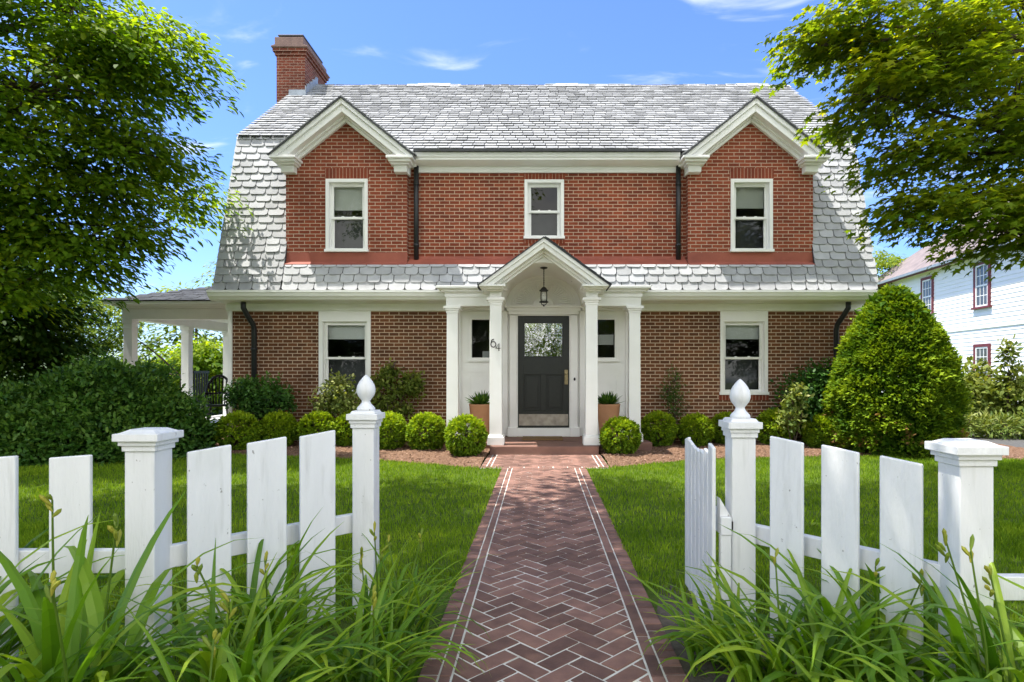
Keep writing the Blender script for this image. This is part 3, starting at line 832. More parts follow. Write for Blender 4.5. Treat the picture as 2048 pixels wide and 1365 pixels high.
# raised panel mouldings beside the door
def frame(mb, x0,x1,z0,z1,y0,y1,t_):
    mb.box(x0,x0+t_,y0,y1,z0,z1); mb.box(x1-t_,x1,y0,y1,z0,z1); mb.box(x0+t_,x1-t_,y0,y1,z0,z0+t_); mb.box(x0+t_,x1-t_,y0,y1,z1-t_,z1)
for s in (SL, SR):
    frame(mb, s[0]-.06, s[1]+.06, .42, 1.29, YW-.012, YW, .03)
    mb.box(s[0]-.12, s[1]+.12, YW-.016, YW, 1.32, 1.40)
    mb.box(s[0]-.12, s[1]+.12, YW-.02, YW, .15, .34)
for xx in (BAYX0+.02, BAYX1-.16): mb.box(xx, xx+.14, YW-.04, YW-.001, .15, 2.45)
pw = mb.build('porch_wall', M['white'], H)
for s in (SL, SR):
    mb = MB(); frame(mb, s[0]-.05, s[1]+.05, s[2]-.05, s[3]+.05, YW-.03, YW+.05, .052); mb.box(s[0]-.07, s[1]+.07, YW-.05, YW-.031, s[2]-.075, s[2]-.045)
    sd = mb.build('sidelight', M['white'], H, bevel=.004)
    g = MB(); g.quad((s[0],YW+.03,s[2]),(s[1],YW+.03,s[2]),(s[1],YW+.03,s[3]),(s[0],YW+.03,s[3])); g.build('pane', M['glass'], sd)
    if s is SR:
        mb = MB(); mb.box(s[0],s[1],YW+.2,YW+.21,1.84,2.03); mb.build('half_curtain', M['shade'], sd)
    else:
        mb = MB(); mb.box(s[0]+.18,s[0]+.30,YW+.2,YW+.3,1.6,1.72); mb.box(s[0],s[1],YW+.19,YW+.31,1.56,1.6); mb.build('inner_shelf', M['shade'], sd)
# fan ornament in the half round above the door
mb = MB()
for i in range(1, 30):
    a = math.pi*i/30
    c0, s0 = math.cos(a), math.sin(a)
    p0 = Vector((PX-c0*.20, 11.136, ZS+.01+s0*.16)); p1 = Vector((PX-c0*.50, 11.136, ZS+.01+s0*.40)); q = Vector((s0,0,c0))*.009
    mb.add([p0-q*.5,p0+q*.5,p1+q,p1-q,(p0-q*.0)+Vector((0,-.014,0)),p1+Vector((0,-.022,0))],[(0,4,5,3),(4,1,2,5)])
for rr in (.185,.53,.585):
    pts = [(PX-rr*math.cos(math.pi*i/24), 11.13, ZS+.01+rr*.795*math.sin(math.pi*i/24)) for i in range(25)]
    mb.tube(pts, .009, 6)
mb.build('fan_ornament', M['white'], H)
# door surround
mb = MB()
mb.box(DX0-.15,DX0-.02,11.06,YW-.001,.16,2.37); mb.box(DX1+.02,DX1+.15,11.06,YW-.001,.16,2.37)
mb.box(DX0-.02,DX0,11.08,11.3,.31,2.37); mb.box(DX1,DX1+.02,11.08,11.3,.31,2.37); mb.box(DX0-.0195,DX1+.0195,11.08,11.3,2.361,2.38)
mb.box(DX0-.17,DX1+.17,11.05,11.137,2.381,2.44); mb.box(DX0-.20,DX1+.20,11.03,11.137,2.44,2.50); mb.box(DX0-.23,DX1+.23,10.99,11.137,2.50,2.535)
mb.box(DX0-.19,DX0-.01,11.03,YW-.001,.15,.32); mb.box(DX1+.01,DX1+.19,11.03,YW-.001,.15,.32)
mb.box(DX0-.01,DX1+.01,11.05,11.3,.15,.303)
for xx in (DX0-.30, DX1+.19): mb.box(xx, xx+.11, 11.10, YW-.001, .16, 2.45)
mb.build('door_surround', M['white'], H, bevel=.006)
# door
mb = MB(); yd = 11.13
gx0, gx1, gz0, gz1 = -.30,.425,1.60,2.245
mb.box(DX0,gx0,yd,yd+.045,DZ0,DZ1); mb.box(gx1,DX1,yd,yd+.045,DZ0,DZ1); mb.box(gx0,gx1,yd,yd+.045,gz1,DZ1)
mb.box(gx0,gx1,yd,yd+.045,1.28,gz0); mb.box(gx0,gx1,yd,yd+.045,DZ0,.62); mb.box(.015,.11,yd,yd+.045,.62,1.28)
mb.box(gx0,.015,yd+.034,yd+.045,.62,1.28); mb.box(.11,gx1,yd+.034,yd+.045,.62,1.28)
for a, b in ((gx0,.015),(.11,gx1)):
    mb.box(a+.055, b-.055, yd+.010, yd+.0335, .675, 1.225)
frame(mb, gx0, gx1, gz0, gz1, yd-.008, yd+.03, .018)
door = mb.build('door', M['door'], H, bevel=.003)
g = MB(); g.quad((gx0,yd+.02,gz0),(gx1,yd+.02,gz0),(gx1,yd+.02,gz1),(gx0,yd+.02,gz1)); g.build('pane', M['door_glass'], door)
mb = MB(); mb.box(DX0+.02,DX1-.02,yd-.004,yd-.0005,.345,.555); mb.build('kick_plate', M['kick'], door)
mb = MB(); mb.box(.452,.512,yd-.012,yd-.0005,1.10,1.37); mb.lathe([(.0,1.28),(.026,1.285),(.026,1.31),(0,1.315)], .482, yd-.03, 12)
mb.tube([(.482,yd-.01,1.20),(.482,yd-.055,1.20)], .012, 8); mb.tube([(.482,yd-.055,1.20),(.482,yd-.085,1.20)], .028, 12); mb.box(.455,.50,yd-.02,yd-.012,1.115,1.145)
mb.build('handle', M['brass'], door, bevel=.002)
mb = MB(); mb.lathe([(.0,1.17),(.016,1.18),(.02,1.20),(.016,1.22),(0,1.23)], .632, 11.05, 10); mb.build('doorbell', M['iron'], H)
# house number 64 on the left front column
mb = MB(); yn = 9.752
ring = [(-.752+.040*math.cos(a), yn, 1.775+.045*math.sin(a)) for a in [2*math.pi*i/18 for i in range(19)]]
mb.tube(ring, .0075, 6)
mb.tube([(-.790,yn,1.785),(-.785,yn,1.825),(-.767,yn,1.852),(-.742,yn,1.858)], .0075, 6)
mb.tube([(-.662,yn,1.668),(-.662,yn,1.79),(-.715,yn,1.712),(-.640,yn,1.712)], .0075, 6)
mb.build('house_number', M['iron'], H)

# ------------------------------------------------------------------ side porch
mb = MB()
SX = -8.55; SY0, SY1 = 12.4, 16.5
mb.box(SX-.12, XL-.002, SY0-.15, SY1+.2, .0, .17); mb.build('side_porch_floor', M['white'], H)
for y in (12.5, 14.5, 16.4):
    mb = MB(); x = SX+.09; mb.box(x-.09,x+.09,y-.09,y+.09,.17,2.33); mb.box(x-.105,x+.105,y-.105,y+.105,2.22,2.25); mb.box(x-.11,x+.11,y-.11,y+.11,2.33,2.41)
    mb.build('side_porch_column', M['white'], H, bevel=.006)
mb = MB()
mb.box(SX-.02, XL-.08, SY0-.0, SY0+.2, 2.412, 2.63)
mb.box(SX-.02, SX+.2, SY0+.201, SY1+.1, 2.412, 2.63)
mb.box(SX+.201, XL-.01, SY1-.1, SY1+.1, 2.412, 2.63)
mb.box(XL-.11, XL-.003, SY0+.201, SY1-.101, 2.412, 2.63)
for e, z0, z1 in ((.06,2.63,2.67),(.14,2.67,2.70),(.24,2.70,2.76)):
    mb.box(SX-e, XL-.10, SY0-e, SY1+.1+e, z0, z1)
mb.build('side_porch_beam', M['white'], H, bevel=.006)
mb = MB(); a0 = (SX-.26,SY0-.26,2.765); a1 = (SX-.26,SY1+.36,2.765); b0 = (XL-.01,SY0-.26,2.765); b1 = (XL-.01,SY1+.36,2.765); c0 = (XL-.01,SY0+1.6,3.5); c1 = (XL-.01,SY1-1.4,3.5)
sheet(mb,a0,b0,c0,c0,.02) if False else mb.add([a0,b0,c0],[(0,1,2)])
mb.add([a1,a0,c0,c1],[(0,1,2,3)]); mb.add([b1,a1,c1],[(0,1,2)])
u0 = Vector(b0)-Vector(a0)
tiles(mb, a0, (1,0,0), (0,1.86,.735), u0.length, 2.0, .15, .25, ch=.015, th=.01, lift=.012, keep=lambda p: (p.x-(SX-.26))/(XL-SX+.25) > (p.y-SY0+.26)/1.86-.02)
mb.build('side_porch_roof', M['porch_roof'], H)

# ------------------------------------------------------------------ ground, lawn, path, beds
def poly_sheet(name, pts, z, m, sub=0, rough=0.0, seed=0):
    me = bpy.data.meshes.new(name); me.from_pydata([(x,y,z) for x,y in pts], [], [tuple(range(len(pts)))]); me.update()
    o = bpy.data.objects.new(name, me); COL.objects.link(o); me.materials.append(m); tag(o, kind='structure'); return o
# terrain: one sheet to the horizon, gently rising behind the house
nx, ny = 60, 60
vs = []; fs = []
for j in range(ny+1):
    for i in range(nx+1):
        x = -150 + 300*i/nx; y = -60 + 300*j/ny
        vs.append((x, y, -0.03 - (0.12*min(1,max(0,(1.5-y)/4)) if y < 1.5 else 0)))
for j in range(ny):
    for i in range(nx):
        a = j*(nx+1)+i; fs.append((a,a+1,a+nx+2,a+nx+1))
me = bpy.data.meshes.new('ground'); me.from_pydata(vs, [], fs); me.update(); me.materials.append(M['turf'])
go = bpy.data.objects.new('ground', me); COL.objects.link(go); tag(go, kind='structure')

def bed_front(x):
    P = [(-9.5,8.4),(-7,8.3),(-5.4,9.5),(-5.0,9.75),(-2.4,9.05),(-.8,8.3),(.95,8.35),(2.5,9.2),(5.0,9.55),(7.2,9.0),(9,9.4)]
    for (a,b),(c,d) in zip(P,P[1:]):
        if a <= x <= c: return b+(d-b)*(x-a)/(c-a)
    return P[0][1] if x < P[0][0] else P[-1][1]
PL, PR = -.525, .635
def on_path(x, y, m=0.0):
    if y < 8.28: return PL-m < x < PR+m
    return -.82-m < x < .96+m and y < 9.7
lawn = poly_sheet('lawn', [(-14,2.35),(PL,2.35),(PL,8.28),(-.82,8.28),(-.82,8.35)]+[(x,bed_front(x)) for x in (-2.4,-5.0,-5.4,-7,-9.4)]+[(-14,9.5)], 0.004, M['turf'])
lawn2 = poly_sheet('lawn', [(9,bed_front(9)),(7.2,bed_front(7.2)),(5,bed_front(5)),(2.5,bed_front(2.5)),(.96,8.37),(.96,8.28),(PR,8.28),(PR,2.35),(9.5,2.35)][::-1], 0.004, M['turf'])
# mulch bed: displaced sheet
def grid_sheet(name, x0,x1,nx,yfn0,yfn1,ny,m,amp,z,seed=0, kind='structure'):
    vs=[];fs=[]
    for i in range(nx+1):
        x=x0+(x1-x0)*i/nx
        for j in range(ny+1):
            f=j/ny; y=yfn0(x)*(1-f)+yfn1(x)*f
            e=min(1,f*8)*min(1,1.0)
            vs.append((x,y,z+e*(.03+amp*fbm((x,y,seed),3.5))+amp*.5*mnoise.noise(Vector((x*22,y*22,seed)))))
    for i in range(nx):
        for j in range(ny):
            a=i*(ny+1)+j; fs.append((a,a+ny+1,a+ny+2,a+1))
    me=bpy.data.meshes.new(name); me.from_pydata(vs,[],fs); me.update(); me.materials.append(m)
    o=bpy.data.objects.new(name,me); COL.objects.link(o); tag(o,kind=kind); return o
grid_sheet('mulch_bed', -9.4, -.83, 170, bed_front, lambda x: 11.3 if x>-5.7 else 12.2, 40, M['mulch'], .028, .008)
grid_sheet('mulch_bed', .97, 8.2, 150, bed_front, lambda x: 11.3 if x<5.9 else 12.2, 40, M['mulch'], .028, .008, 3)
# wood chips scattered over the bed
n = 9000
P = np.stack([RNG.uniform(-6,7.5,n), RNG.uniform(8.3,11.1,n), np.full(n,.045)],1)
keep = np.array([bed_front(p[0])-.04 < p[1] and not on_path(p[0],p[1],.02) and not (-1.8<p[0]<1.9 and p[1]>10.05) for p in P]); P = P[keep]
D = unit(len(P)); D[:,2] *= .25; Nn = np.array([0,0,1.0])+unit(len(P))*.35
V = leaf_polys(P, D, Nn, RNG.uniform(.02,.055,len(P)), 'diamond')
M['chip'] = surf('bark_chip', (0.31,0.20,0.14), (0.17,0.095,0.062), 3, 0.95, rnd=(0.5,1.3))
tag(npmesh('mulch_chips', V, 4, M['chip'], None, RNG.uniform(0,1,len(P))), 'reddish bark chips strewn over the planting beds', 'bark chips', kind='stuff')

# herringbone path: every brick a bevelled polygon of the path's own mesh
def clip_poly(poly, f):
    out = []
    for i in range(len(poly)):
        a, b = poly[i], poly[(i+1) % len(poly)]
        fa, fb = f(a), f(b)
        if fa >= 0: out.append(a)
        if (fa >= 0) != (fb >= 0):
            k = fa/(fa-fb); out.append((a[0]+(b[0]-a[0])*k, a[1]+(b[1]-a[1])*k))
    return out
def area(p): return 0.5*sum(p[i][0]*p[(i+1)%len(p)][1]-p[(i+1)%len(p)][0]*p[i][1] for i in range(len(p)))
def inset(poly, d):
    n = len(poly); res = []
    for i in range(n):
        p0, p1, p2 = Vector(poly[i-1]), Vector(poly[i]), Vector(poly[(i+1)%n])
        e1 = (p1-p0); e2 = (p2-p1)
        if e1.length < 1e-6 or e2.length < 1e-6: return None
        e1.normalize(); e2.normalize()
        n1 = Vector((-e1.y,e1.x)); n2 = Vector((-e2.y,e2.x)); b = (n1+n2)
        if b.length < 1e-3: return None
        b.normalize(); k = d/max(.35, b.dot(n1)); res.append(tuple(p1+b*k))
    return res
pb = MB()
def paver(poly, joint=.0060, z=.020):
    if len(poly) < 3: return
    q = [poly[0]]
    for p in poly[1:]:
        if (Vector(p)-Vector(q[-1])).length > .004: q.append(p)
    if (Vector(q[0])-Vector(q[-1])).length < .004: q.pop()
    if len(q) < 3 or area(q) < .0004: return
    o = inset(q, joint); i_ = inset(q, joint+.004)
    if not o or not i_ or area(i_) < .0001: return
    z += random.uniform(-.002,.002); tx, ty = random.uniform(-.012,.012), random.uniform(-.012,.012)
    c = Vector((sum(p[0] for p in q)/len(q), sum(p[1] for p in q)/len(q)))
    n = len(o)
    vs = [(p[0],p[1],z+(p[0]-c.x)*tx+(p[1]-c.y)*ty) for p in i_] + [(p[0],p[1],z-.004+(p[0]-c.x)*tx+(p[1]-c.y)*ty) for p in o] + [(p[0],p[1],.0) for p in o]
    fs = [tuple(range(n))]
    for r_ in (0, n):
        for k in range(n):
            k2 = (k+1)%n; fs.append((r_+k, r_+n+k, r_+n+k2, r_+k2))
    pb.add(vs, fs, random.random())
W_ = .102; L_ = 2*W_
def herring(x0, x1, y0, y1, cxp):
    c45 = math.sqrt(.5)
    def rot(p): return (cxp+(p[0]-p[1])*c45, y0+(p[0]+p[1])*c45)
    K = 120
    for i in range(-K, K):
        for j in range(-K//2, K//2):
            # horizontal brick at (i*W + ...)
            for kind in (0,1):
                ax = (i + 2*j*1)*W_; ay = (i - 2*j)*W_
                if kind == 0: r = [(ax,ay),(ax+L_,ay),(ax+L_,ay+W_),(ax,ay+W_)]
                else: r = [(ax-W_,ay),(ax,ay),(ax,ay+L_),(ax-W_,ay+L_)]
                q = [rot(p) for p in r]
                ys = [p[1] for p in q]; xs_ = [p[0] for p in q]
                if max(ys) < y0 or min(ys) > y1 or max(xs_) < x0 or min(xs_) > x1: continue
                for f in (lambda p: p[0]-x0, lambda p: x1-p[0], lambda p: p[1]-y0, lambda p: y1-p[1]):
                    q = clip_poly(q, f)
                    if len(q) < 3: break
                if len(q) >= 3: paver(q)
ia, ib = PL+.145, PR-.16
herring(ia, ib, 1.2, 8.28, .05)
y = 1.2
while y < 8.26:     # header course and inner stretcher course on both edges
    y1 = min(y+.0745, 8.28)
    paver([(PL,y),(PL+.088,y),(PL+.088,y1),(PL,y1)],.004); paver([(PR-.096,y),(PR,y),(PR,y1),(PR-.096,y1)],.004)
    y = y1
y = 1.2
while y < 8.26:
    y1 = min(y+.2, 8.28)
    paver([(PL+.0905,y),(ia-.002,y),(ia-.002,y1),(PL+.0905,y1)],.0022); paver([(ib+.002,y),(PR-.0985,y),(PR-.0985,y1),(ib+.002,y1)],.0022)
    y = y1
herring(-.68, .82, 8.385, 9.58, .05)
x = -.82
while x < .95:
    x1 = min(x+.2,.96)
    paver([(x,8.28),(x1,8.28),(x1,8.376),(x,8.376)]); x = x1
y = 8.385
while y < 9.57:
    y1 = min(y+.0745,9.585); paver([(-.82,y),(-.745,y),(-.745,y1),(-.82,y1)]); paver([(.885,y),(.96,y),(.96,y1),(.885,y1)])
    y = y1
y = 8.385
while y < 9.57:
    y1 = min(y+.2,9.585); paver([(-.738,y),(-.688,y),(-.688,y1),(-.738,y1)],.002); paver([(.828,y),(.878,y),(.878,y1),(.828,y1)],.002); y = y1
path = tag(pb.build('path', M['path_brick']), kind='structure')
mb = MB(); mb.prism_xy([(PL+.004,1.2),(PR-.004,1.2),(PR-.004,8.28),(.956,8.28),(.956,9.598),(-.816,9.598),(-.816,8.28),(PL+.004,8.28)], -.02, .0145)
jb = mb.build('path_joints', M['mortar']); tag(jb, kind='structure')
poly_sheet('flower_bed', [(-12,-.6),(PL,-.6),(PL,2.95),(-.9,3.25),(-1.8,2.55),(-12,2.5)], .003, M['soil'])
poly_sheet('flower_bed', [(PR,-.6),(9,-.6),(9,2.3),(1.7,2.3),(1.1,3.1),(.98,3.75),(.75,3.75),(PR,3.3)], .007, M['soil'])
poly_sheet('pavement', [(-30,-2.2),(30,-2.2),(30,-.62),(-30,-.62)], .001, M['mortar'])
poly_sheet('driveway', [(7.6,8.75),(9.3,8.2),(12.5,8.2),(10.2,16),(7.9,30),(6.9,30),(6.9,12)], .012, M['asphalt'])

# mown grass: tens of thousands of blades, one sheet of stuff
def grass(n, xr, yr, hmin, hmax, wid, test):
    P = np.stack([RNG.uniform(*xr,n), RNG.uniform(*yr,n), np.zeros(n)],1)
    k = np.array([test(p[0],p[1]) for p in P]); P = P[k]; n = len(P)
    cl = np.array([fbm((p[0],p[1],0),1.3) for p in P]); c2 = np.array([mnoise.noise(Vector((p[0]*5,p[1]*5,2))) for p in P])
    a = RNG.uniform(0,2*np.pi,n); h = RNG.uniform(hmin,hmax,n)*(1+.3*c2)
    side = np.stack([np.cos(a),np.sin(a),np.zeros(n)],1)*(wid*RNG.uniform(.6,1.3,n))[:,None]
    ln = unit(n); ln[:,2] = 0; ln *= (h*RNG.uniform(.1,.75,n))[:,None]
    mid = P + ln*.35 + np.array([0,0,1])*(h*.6)[:,None]; top = P + ln + np.array([0,0,1])*(h)[:,None]
    V = np.stack([P-side, P+side, mid+side*.8, top, mid-side*.8],1)
    r = np.clip(.46+.25*cl+.18*c2+RNG.normal(0,.17,n),0,1)
    return V, r
def lawn_ok(x,y):
    return y < bed_front(x)-.0+.03*mnoise.noise(Vector((x*6,y*6,0))) and not on_path(x,y,-.012+.02*mnoise.noise(Vector((x*9,y*9,5))))
def lawn_near(x,y):
    if x < 0: fy = 2.55 if x < -1.75 else 2.55+(x+1.75)*.9
    else: fy = 2.3 if x > 1.65 else 3.1-(x-1.1)*1.3
    if .6 < x < 1.0 and y < 3.35+.5*(x-.62): return False
    return y > fy+.1*mnoise.noise(Vector((x*3,y*3,1))) and lawn_ok(x,y)
VA = []; RA = []
for (n_, xr, yr, h0, h1, wd) in ((90000,(-3.6,3.4),(2.3,5.2),.025,.052,.0028),(110000,(-6.5,6.2),(5.2,9.8),.028,.055,.0038),(24000,(-9.5,-6.5),(6,9.6),.035,.07,.006),(34000,(6.2,9.2),(6,9.6),.035,.07,.005),(26000,(-6.5,-3.6),(3.3,5.2),.035,.07,.004),(26000,(3.4,6.2),(3.3,5.2),.035,.07,.004)):
    v, r = grass(n_, xr, yr, h0, h1, wd, lawn_near); VA.append(v); RA.append(r)
tag(npmesh('lawn_grass', np.concatenate(VA), 5, L['grass'], None, np.concatenate(RA)), 'short mown bright green lawn grass on both sides of the brick path', 'grass', kind='stuff')

# ------------------------------------------------------------------ picket fences and gate
FW = M['fence_white']
def fence_post(par, x, y, w, ztop, finial, rot=0.0):
    mb = MB(); h = w/2; mb.box(-h,h,-h,h,-.05,ztop-.10)
    p = mb.build('post', FW, None, bevel=.005); p.location = (x,y,0); p.rotation_euler.z = rot
    if par: p.parent = par; p.matrix_parent_inverse = Matrix.Translation(-Vector(par.location))
    mb = MB()
    ov = .026 if finial else .033
    mb.box(-h-.008,h+.008,-h-.008,h+.008,ztop-.10,ztop-.075); mb.box(-h-ov*.55,h+ov*.55,-h-ov*.55,h+ov*.55,ztop-.075,ztop-.055)
    e = h+ov; mb.box(-e,e,-e,e,ztop-.055,ztop-.022)
    e2 = e-.014; e3 = .06 if finial else .052
    mb.add([(-e2,-e2,ztop-.022),(e2,-e2,ztop-.022),(e2,e2,ztop-.022),(-e2,e2,ztop-.022),(-e3,-e3,ztop-.006),(e3,-e3,ztop-.006),(e3,e3,ztop-.006),(-e3,e3,ztop-.006)],
           [(0,3,2,1),(4,5,6,7),(0,1,5,4),(1,2,6,5),(2,3,7,6),(3,0,4,7)])
    c = mb.build('post_cap', FW, None, bevel=.003); c.parent = p
    if finial:
        z = ztop-.006
        pr = [(.056,0),(.056,.012),(.05,.02),(.034,.034),(.026,.046),(.026,.054),(.036,.066),(.05,.082),(.0575,.102),(.058,.118),(.053,.138),(.042,.158),(.027,.176),(.012,.190),(.002,.197)]
        mb = MB(); mb.lathe([(r*.88, z+zz) for r,zz in pr], n=24)
        f = mb.build('finial', FW, None, smooth=True); f.parent = p
    return p
def picket(par, x, y, ang, w, z0, zl, zr, th=.022, name='picket'):
    """board in the plane turned by ang about z; zl/zr top heights at its left/right edge"""
    mb = MB(); h = w/2
    mb.prism_xz([(-h,z0),(h,z0),(h,zr),(-h,zl)], -th, 0)
    o = mb.build(name, FW, None, bevel=.006, seg=3); o.location = (x,y,0); o.rotation_euler.z = ang
    o.parent = par; o.matrix_parent_inverse = Matrix.Translation(-Vector(par.location)); return o
def rail(par, p0, p1, z0, z1, th=.045):
    d = Vector((p1[0]-p0[0], p1[1]-p0[1], 0)); L0 = d.length; a = math.atan2(d.y, d.x)
    mb = MB(); mb.box(0, L0, 0, th, z0, z1)
    o = mb.build('rail', FW, None, bevel=.004); o.location = (p0[0],p0[1],0); o.rotation_euler.z = a
    o.parent = par; o.matrix_parent_inverse = Matrix.Translation(-Vector(par.location)); return o
GW = .118
# left fence
fl = empty('picket_fence', (-1.74,2.68,0), 'white picket fence left of the path, its pickets rising to the gate post', 'fence', 'white picket fences flanking the path')
gl = (-.966, 3.36); tl = (-1.735, 2.685)
fence_post(fl, *gl, GW, 1.12, True); fence_post(fl, *tl, .13, 1.082, False)
for z0, z1 in ((.44,.54),):
    rail(fl, (tl[0]+.05,tl[1]+.03), (gl[0]-.05,gl[1]-.01), z0, z1); rail(fl, (-4.6,2.66), (tl[0]-.06,2.66), z0, z1)
def along(p, q, px):   # point on line p-q seen in direction of image column px
    k = (px-1080)/F
    # p + s(q-p): x = k*y
    s = (k*p[1]-p[0])/((q[0]-p[0])-k*(q[1]-p[1])); return (p[0]+s*(q[0]-p[0]), p[1]+s*(q[1]-p[1]))
A = (tl[0]+.02, tl[1]-.05); B = (gl[0]+.02, gl[1]-.05); ang = math.atan2(B[1]-A[1], B[0]-A[0])
for s_, zl, zr in ((.24,.965,.985),(.487,.985,1.005),(.73,1.0,1.022)):
    picket(fl, A[0]+(B[0]-A[0])*s_, A[1]+(B[1]-A[1])*s_, ang, .182, .03, zl, zr)
for i in range(8):
    x = -2.05 - .325*i; picket(fl, x, 2.655, 0, .18, .03, .952-.004*i, .965-.004*i)
# right fence
fr = empty('picket_fence', (1.665,2.37,0), 'white picket fence right of the path, its pickets rising to the post beside the gate', 'fence', 'white picket fences flanking the path')
gr = (1.012, 3.06); tr_ = (1.665, 2.37)
fence_post(fr, *gr, GW, 1.10, True); fence_post(fr, *tr_, .13, 1.067, False)
for z0, z1 in ((.462,.555),):
    rail(fr, (gr[0]+.05,gr[1]+.0), (tr_[0]-.05,tr_[1]+.03), z0, z1); rail(fr, (tr_[0]+.06,2.35), (4.6,2.35), z0-.025, z1-.025)
A = (gr[0]+.005, gr[1]-.045); B = (tr_[0]-.005, tr_[1]-.045); ang = math.atan2(B[1]-A[1], B[0]-A[0])
for s_, zl, zr in ((.235,1.02,1.0),(.49,1.0,.978),(.745,.975,.955)):
    picket(fr, A[0]+(B[0]-A[0])*s_, A[1]+(B[1]-A[1])*s_, ang, .158, .03, zl, zr)
for i in range(7):
    x = 2.02 + .30*i; picket(fr, x, 2.345, 0, .17, .03, .945, .94)
# gate leaf swung open along the path
ga = empty('garden_gate', (.90,3.05,0), 'narrow white picket gate leaf standing open along the path beside the right gate post', 'gate')
for i in range(7):
    y = 3.02 + i*.098; zt = .905+.05*((i-3)/3.0)**2 + (.01 if i == 0 else 0)
    picket(ga, .868+.004*i, y, math.pi/2, .074, .05, zt-.012, zt+.004 if i != 6 else zt-.03, -.02)
def gbox(name, *b):
    mb = MB(); mb.box(*b); mb.build(name, FW, ga, bevel=.004)
gbox('stile', .893,.945,2.985,3.025,.05,.52); gbox('rail', .893,.945,2.98,3.68,.521,.61); gbox('rail', .893,.945,3.026,3.68,.12,.21)
mb = MB(); mb.add([(.893,3.0,.611),(.945,3.0,.611),(.893,3.0,.70),(.893,3.06,.611),(.945,3.06,.611),(.893,3.06,.70)],[(0,1,2),(5,4,3),(0,2,5,3),(2,1,4,5)]); mb.build('brace', FW, ga)
mb = MB(); mb.tube([(.95,3.0,.545),(.95,3.0,.585)],.008,8); mb.box(.946,.953,2.99,3.03,.55,.58); mb.build('hinge', M['iron'], ga)

# ------------------------------------------------------------------ things on the porch
def potted(x, label):
    p = empty('planter', (x,10.55,.146), label, 'planter', 'terracotta planters beside the front door')
    mb = MB(); mb.lathe([(.125,.146),(.15,.25),(.185,.55),(.205,.74),(.212,.765),(.205,.775),(.19,.77),(.18,.72),(0,.72)], x, 10.55, 28); mb.build('pot', M['terracotta'], p, smooth=True)
    mb = MB(); mb.lathe([(.178,.721),(.1,.735),(0,.74)], x, 10.55, 16); mb.build('potting_soil', M['soil'], p)
    n = 120; a = RNG.uniform(0,2*np.pi,n); e = RNG.uniform(.35,1.45,n)
    D = np.stack([np.cos(a)*np.cos(e),np.sin(a)*np.cos(e),np.sin(e)],1)
    P = np.array([x,10.55,.74])+np.stack([np.cos(a)*.07,np.sin(a)*.07,np.zeros(n)],1)*RNG.uniform(0,1,(n,1))
    V = leaf_polys(P, D, np.array([0,0,1.0])+.3*unit(n), RNG.uniform(.16,.30,n), 'needle')
    npmesh('plant', V, 4, L['mound'], p, RNG.uniform(0,1,n))
    return p
potted(-1.03, 'terracotta planter of spiky green leaves left of the front door, partly behind a column')
potted(1.19, 'terracotta planter of spiky green leaves right of the front door')
mb = MB(); mb.box(-.31,.40,10.42,10.92,.151,.172); dm_ = mb.build('doormat', M['mat'], None, bevel=.006)
tag(dm_, 'brown coir doormat lying in front of the black front door', 'doormat')
ln_ = empty('hanging_lantern', (.065,10.2,2.45), 'black wrought-iron glass lantern hanging from the arched porch ceiling', 'lantern')
lx, ly = .065, 10.2
mb = MB(); mb.lathe([(.0,3.095),(.062,3.09),(.058,3.075),(.01,3.06)], lx, ly, 16); mb.tube([(lx,ly,3.07),(lx,ly,2.755)], .0075, 6)
for i in range(9): mb.lathe([(.004,2.80+i*.03),(.013,2.81+i*.03),(.004,2.82+i*.03)], lx, ly, 6)
mb.build('rod', M['iron'], ln_)
mb = MB()
mb.lathe([(.012,2.765),(.03,2.755),(.05,2.735),(.06,2.715),(.074,2.712),(.074,2.692),(.06,2.69)], lx, ly, 16)
mb.lathe([(.06,2.52),(.076,2.518),(.076,2.50),(.06,2.497)], lx, ly, 16)
for i in range(4):
    a = math.pi/4+math.pi/2*i; mb.tube([(lx+.068*math.cos(a),ly+.068*math.sin(a),2.70),(lx+.068*math.cos(a),ly+.068*math.sin(a),2.51),(lx+.05*math.cos(a),ly+.05*math.sin(a),2.468),(lx,ly,2.455)], .0055, 6)
mb.lathe([(.0,2.43),(.012,2.44),(.014,2.452),(.006,2.47),(0,2.475)], lx, ly, 10)
mb.build('frame', M['iron'], ln_)
mb = MB(); mb.lathe([(.056,2.515),(.06,2.56),(.06,2.66),(.056,2.695)], lx, ly, 18); mb.build('glass', M['lamp_glass'], ln_, smooth=True)
mb = MB(); mb.lathe([(.036,2.52),(.036,2.60),(.03,2.605),(.008,2.61),(.008,2.64),(.002,2.66)], lx, ly, 12); mb.build('candle_bulb', M['candle'], ln_, smooth=True)

# black Windsor armchair on the side porch
chx, chy = -6.88, 12.95
chr_ = empty('windsor_chair', (chx,chy,.17), 'black spindle-back Windsor armchair on the side porch', 'chair')
ca = R(205)
def cp(x,y,z): return (chx + x*math.cos(ca)-y*math.sin(ca), chy + x*math.sin(ca)+y*math.cos(ca), .17+z)
mb = MB(); mb.prism_xy([cp(.24*math.cos(a),.22*math.sin(a),0)[:2] for a in [2*math.pi*i/20 for i in range(20)]], .17+.43, .17+.465); mb.build('seat', M['chair'], chr_, bevel=.01)
for sx in (-1,1):
    for sy in (-1,1):
        mb = MB(); mb.tube([cp(sx*.15,sy*.14,.44),cp(sx*.185,sy*.175,.2),cp(sx*.22,sy*.21,0)], [.017,.024,.015], 8); mb.build('leg', M['chair'], chr_)
mb = MB(); mb.tube([cp(-.19,0,.2),cp(.19,0,.2)], .013, 6)
for sx in (-1,1): mb.tube([cp(sx*.185,-.18,.2),cp(sx*.185,.18,.2)], .013, 6)
mb.build('stretcher', M['chair'], chr_)
